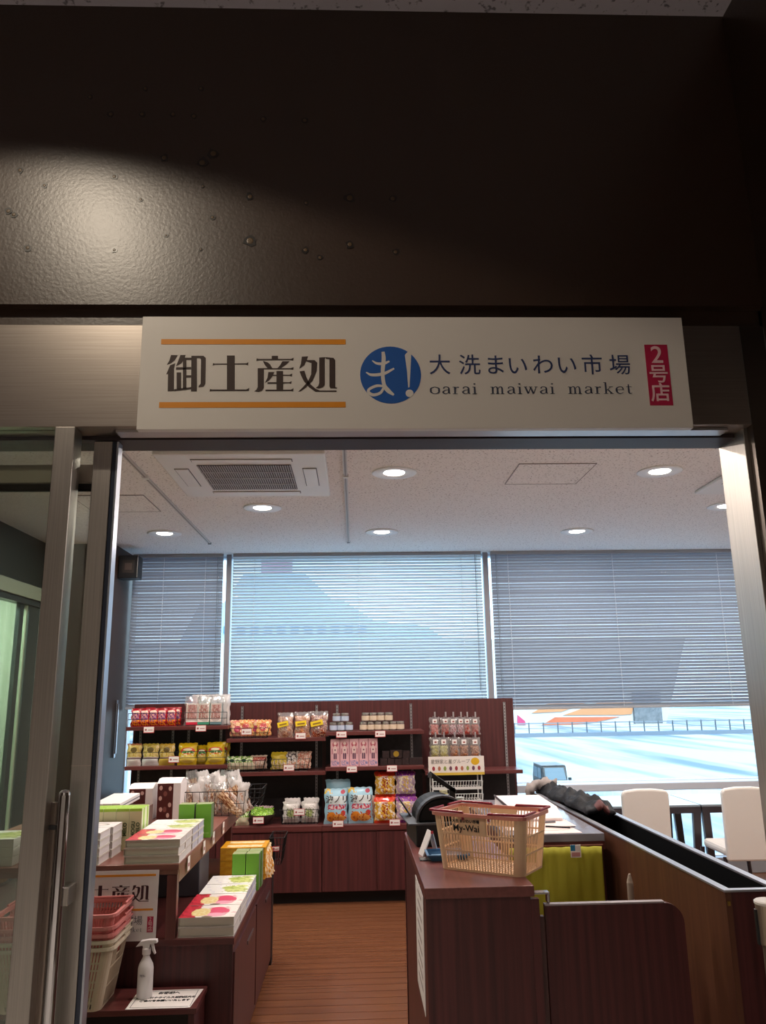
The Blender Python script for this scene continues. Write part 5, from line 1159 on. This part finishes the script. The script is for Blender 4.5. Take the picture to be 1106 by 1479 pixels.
# stanchion
st = thing('belt_stanchion', 'chrome barrier post with black belt cassette at the lower right', 'barrier post', (1.178, 2.385, 0))
MB().lathe([(0, 0), (.16, 0), (.16, .02), (.03, .035), (.03, .80), (.026, .80), (0, .80)], n=28).build('pole', mat('satin post', 'b8aa9a', .3, .85), st)
MB().lathe([(0, .79), (.036, .79), (.038, .795), (.038, .890), (.038, .896)], n=28).build('head', mat('bronze steel', 'c9b8a4', .3, .85), st)
MB().lathe([(0, .8965), (.040, .8965), (.040, .903), (.036, .906), (0, .907)], n=28).build('top_cap', mat('pale cap', 'd8d2cc', .4), st)
for t in (-.15, 1.25): MB().box(-.042, -.008, .79, -.036, .008, .882, T=Matrix.Rotation(t, 4, 'Z')).build('belt_slot', BLACK, st)

# =================================================================== CAFE SIDE
for i, (x0, x1) in enumerate(((1.62, 2.425), (2.435, 3.25))):
    t = thing('cafe_table', ['left', 'right'][i] + ' dark framed table by the window behind the partition', 'table', ((x0 + x1) / 2, 6.02, 0), 0, 'tables by the window'); W = (x1 - x0) / 2
    MB().box(-W, -.28, .685, W, .28, .70).build('table_top', mat('glossy table top', '7f878f', .08, spec=1), t, bevel=.002)
    MB().box(-W, -.285, .645, W, -.255, .6845).box(-W, .255, .645, W, .285, .6845).box(-W, -.255, .645, -W + .03, .255, .6845).box(W - .03, -.255, .645, W, .255, .6845).build('frame', DKLEG, t)
    for sx in (-1, 1):
        for sy in (-1, 1): MB().prism([(sx * (W - .001), sy * .28, .645), (sx * (W - .055), sy * .28, .645), (sx * (W - .075), sy * .26, 0), (sx * (W - .035), sy * .26, 0)], (0, -sy * .03, 0)).build('leg', DKLEG, t)
def chair(x, y, rz, label):
    c = thing('cafe_chair', label, 'chair', (x, y, 0), rz, 'cream chairs at the window tables')
    b = MB(); W = .148; n = 12; pts = []
    prof = [(-W, .42), (-W - .004, .84), (-W + .012, .862), (-.05, .872), (.05, .872), (W - .012, .862), (W + .004, .84), (W, .42)]
    b.prism([(x_, -.045 - (.02 if z_ > .6 else 0), z_) for x_, z_ in prof], (0, .045, 0)); b.build('backrest', CREAM, c, bevel=.012)
    MB().box(-.145, .0, .44, .145, .36, .495).build('seat', CREAM, c, bevel=.02)
    for sx in (-1, 1):
        for yy in (0, .36): MB().cyl((sx * .15, yy, .44), (sx * .175, yy * 1.08 - .02, 0), .014, .011, 10).build('leg', DKLEG, c)
    MB().cyl((-.16, .0, .2), (.16, .0, .2), .008, n=8).cyl((-.155, .37, .2), (.155, .37, .2), .008, n=8).build('stretcher', DKLEG, c)
    return c
chair(1.865, 5.30, -.02, 'cream backed chair behind the partition trough, left of the two')
chair(2.52, 5.30, -.03, 'cream backed chair at the right edge, its dark legs showing')
lp = thing('low_glass_panel', 'low dark edged panel beyond the far end of the trough', 'panel', (1.50, 5.1, 0)); MB().box(0, 0, .70, .02, .95, .76).build('cap', DKLEG, lp); MB().box(.004, 0, 0, .016, .95, .70).build('panel', mat('grey panel', '7c8a94', .25), lp)

# =================================================================== OUTSIDE
GZ = -4.8
g = MB().face([(-200, 7.2, GZ), (260, 7.2, GZ), (260, 420, GZ), (-200, 420, GZ)])
gm = mat('pale apron concrete', '9c9c9a', .8, noise=(1.0, '56697c', .46, .62), stretch=(.25, .022, 1)); struct(g.build('ground', gm))
mpn = [n for n in gm.node_tree.nodes if n.type == 'MAPPING'][0]; rn = gm.node_tree.nodes.new('ShaderNodeMapping'); rn.inputs['Rotation'].default_value = (0, 0, math.radians(-3))
gm.node_tree.links.new(mpn.inputs[0].links[0].from_socket, rn.inputs[0]); gm.node_tree.links.new(rn.outputs[0], mpn.inputs[0])
struct(MB().box(-60, 112, GZ, 180, 113.5, GZ + .5).build('quay_kerb', mat('kerb grey', '5c6a78', .8)))
fc = thing('quay_fence', 'low rail fence along the far edge of the parking apron', 'fence', (10, 112.7, GZ + .5))
fp = MB()
MB().box(0, -.05, 1.25, 90, .05, 1.4).box(0, -.04, .6, 90, .04, .68).build('rail', mat('pale rail', '66727c', .6), fc)
for k in range(44): MB().box(k * 2.05 - .07, -.07, 0, k * 2.05 + .07, .07, 1.45).build('post', mat('fence post', '3a4650', .6), fc)
# ferry
YQ = 150
fy = thing('ferry', 'white ferry hull with large orange shapes moored behind the fence', 'ship', (0, YQ, GZ))
hx1 = at(1002, 1040, YQ).x
MB().prism([(-70, 0, -2), (hx1 - 6, 0, -2), (hx1, 0, 16), (-70, 0, 16)][::-1], (0, 24, 0)).build('hull', mat('ship white', 'a8a8a6', .5), fy)
su = MB()
su.prism([(-34, 3, 16), (18, 3, 16), (14, 3, 19), (4, 3, 20), (-2, 3, 24), (-30, 3, 24)][::-1], (0, 18, 0)); su.prism([(-26, 5, 24), (-4, 5, 24), (-10, 5, 30), (-22, 5, 30)][::-1], (0, 14, 0)); su.build('superstructure', mat('ship blue deck', '8fabc0', .6), fy)
for k in range(12): MB().box(-28 + k * 2.6, 2.8, 18.0, -26.4 + k * 2.6, 2.99, 19.4).build('window', mat('ship window', '4f7898', .3), fy)
MB().box(-19, 8, 30, -13, 13, 35).build('funnel', mat('ship pink', '9c607c', .6), fy)
om = MB()
def hullpoly(pts, m):
    om.prism([tuple(at(760 + x / 4.608, 1000 + y / 4.608, YQ - .02) - Vector((0, YQ, GZ))) for x, y in pts][::-1], (0, -.12, 0), m)
hullpoly([(245, 152), (330, 122), (470, 70), (720, 60), (700, 145), (640, 150), (540, 150)], 0)
hullpoly([(100, 218), (190, 166), (620, 163), (520, 185), (430, 203), (300, 214)], 1)
hullpoly([(35, 138), (90, 108), (160, 60), (420, 60), (235, 128)], 0)
hullpoly([(-30, 215), (-60, 215), (-60, 150), (-10, 190), (-4, 215)], 2)
om.build('hull_emblem', [mat('orange light', 'a8744c', .6), mat('orange deep', 'a85636', .6), mat('magenta', 'a02858', .6)], fy)
a_, b_ = at(912, 1000, YQ) - Vector((0, YQ, GZ)), at(956, 1046, YQ) - Vector((0, YQ, GZ))
MB().box(a_.x, -.5, b_.z, b_.x, 0, a_.z).build('side_door', mat('grey door', '62686e', .7, noise=(3, '4a5258', .4, .65)), fy)
hl = thing('far_hill', 'faint blue hill on the horizon at the right', 'hill', (0, 400, GZ)); x0, x1 = at(960, 1044, 400), at(1200, 1044, 400)
zt = at(1085, 1033, 400).z - GZ
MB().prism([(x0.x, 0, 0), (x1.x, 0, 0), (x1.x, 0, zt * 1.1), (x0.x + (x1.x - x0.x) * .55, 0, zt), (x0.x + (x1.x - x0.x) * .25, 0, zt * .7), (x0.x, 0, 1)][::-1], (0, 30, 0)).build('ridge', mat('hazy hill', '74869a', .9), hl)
# parked van
cx_ = at(805, 1110, 48).x; vn = thing('parked_van', 'small dark boxy van parked on the apron outside the window', 'car', (cx_, 48, GZ))
CB = mat('dark teal car paint', '0d161b', .5, 0, .25); GL = mat('car glass', '465c68', .5, 0, .2)
vb = MB(); vb.prism([(-.74, 0, .28), (-.74, 0, .95), (-.74, .55, 1.05), (-.70, 1.0, 1.86), (-.70, 3.3, 1.88), (-.74, 3.55, 1.1), (-.74, 3.55, .3)][::-1], (1.46, 0, 0)); vb.build('body', CB, vn, bevel=.05)
MB().prism([(-.62, .53, 1.08), (.62, .53, 1.08), (.58, .93, 1.74), (-.58, .93, 1.74)], (0, -.03, .02)).build('windshield', GL, vn)
MB().box(-.752, 1.15, 1.12, -.735, 2.0, 1.72).box(-.752, 2.1, 1.12, -.735, 3.1, 1.72).build('side_window', GL, vn)
MB().box(-.74, 1.0, 1.865, .72, 3.2, 1.91).build('roof_panel', mat('car roof', '2b3a44', .3), vn, bevel=.02)
for sx in (-1, 1):
    MB().box(sx * .5 - .14, -.03, .66, sx * .5 + .14, .02, .84).build('headlight', mat('headlight', 'dfe6ea', .1), vn)
    MB().box(sx * .86 - .09, .55, 1.05, sx * .86 + .09, .68, 1.22).build('mirror', CB, vn, bevel=.02)
    for yy in (.65, 2.85): MB().cyl((sx * .74, yy, .29), (sx * .56, yy, .29), .29, n=20).build('wheel', BLACK, vn)
MB().box(-.17, -.03, .42, .17, 0, .56).build('number_plate', mat('plate yellow', 'e3dfcf', .5), vn)
MB().box(-.45, -.02, .6, .3, .01, .8).build('grille', BLACK, vn)

# =================================================================== LAMPS
sp2 = bpy.data.lights.new('lobby_downlight', 'SPOT'); sp2.energy = AISLE_SPOT; sp2.spot_size = math.radians(135); sp2.spot_blend = .12; sp2.shadow_soft_size = .06; sp2.color = (1, .85, .66)
o = bpy.data.objects.new('lobby_downlight', sp2); COL.objects.link(o); o.location = (-1.3, 1.05, 3.94)
lamp((-.9, -.3, 3.93), AISLE_AMBIENT * .5, 'lobby_fill_lamp', .6, (1, .9, .82), spread=1.7)  # unseen fill, added to brighten the lobby and what the steel reflects
lamp((-.6, -2.1, 3.93), AISLE_AMBIENT, 'lobby_fill_lamp', .6, (1, .9, .82), spread=2.2)  # second added fill, for the lobby floor and back wall
lamp((-3.1, 5.6, 2.68), 80, 'side_room_fill_lamp', .5, (1, 1, .94), spread=3.1)  # unseen lamp added to brighten the room behind the left glass
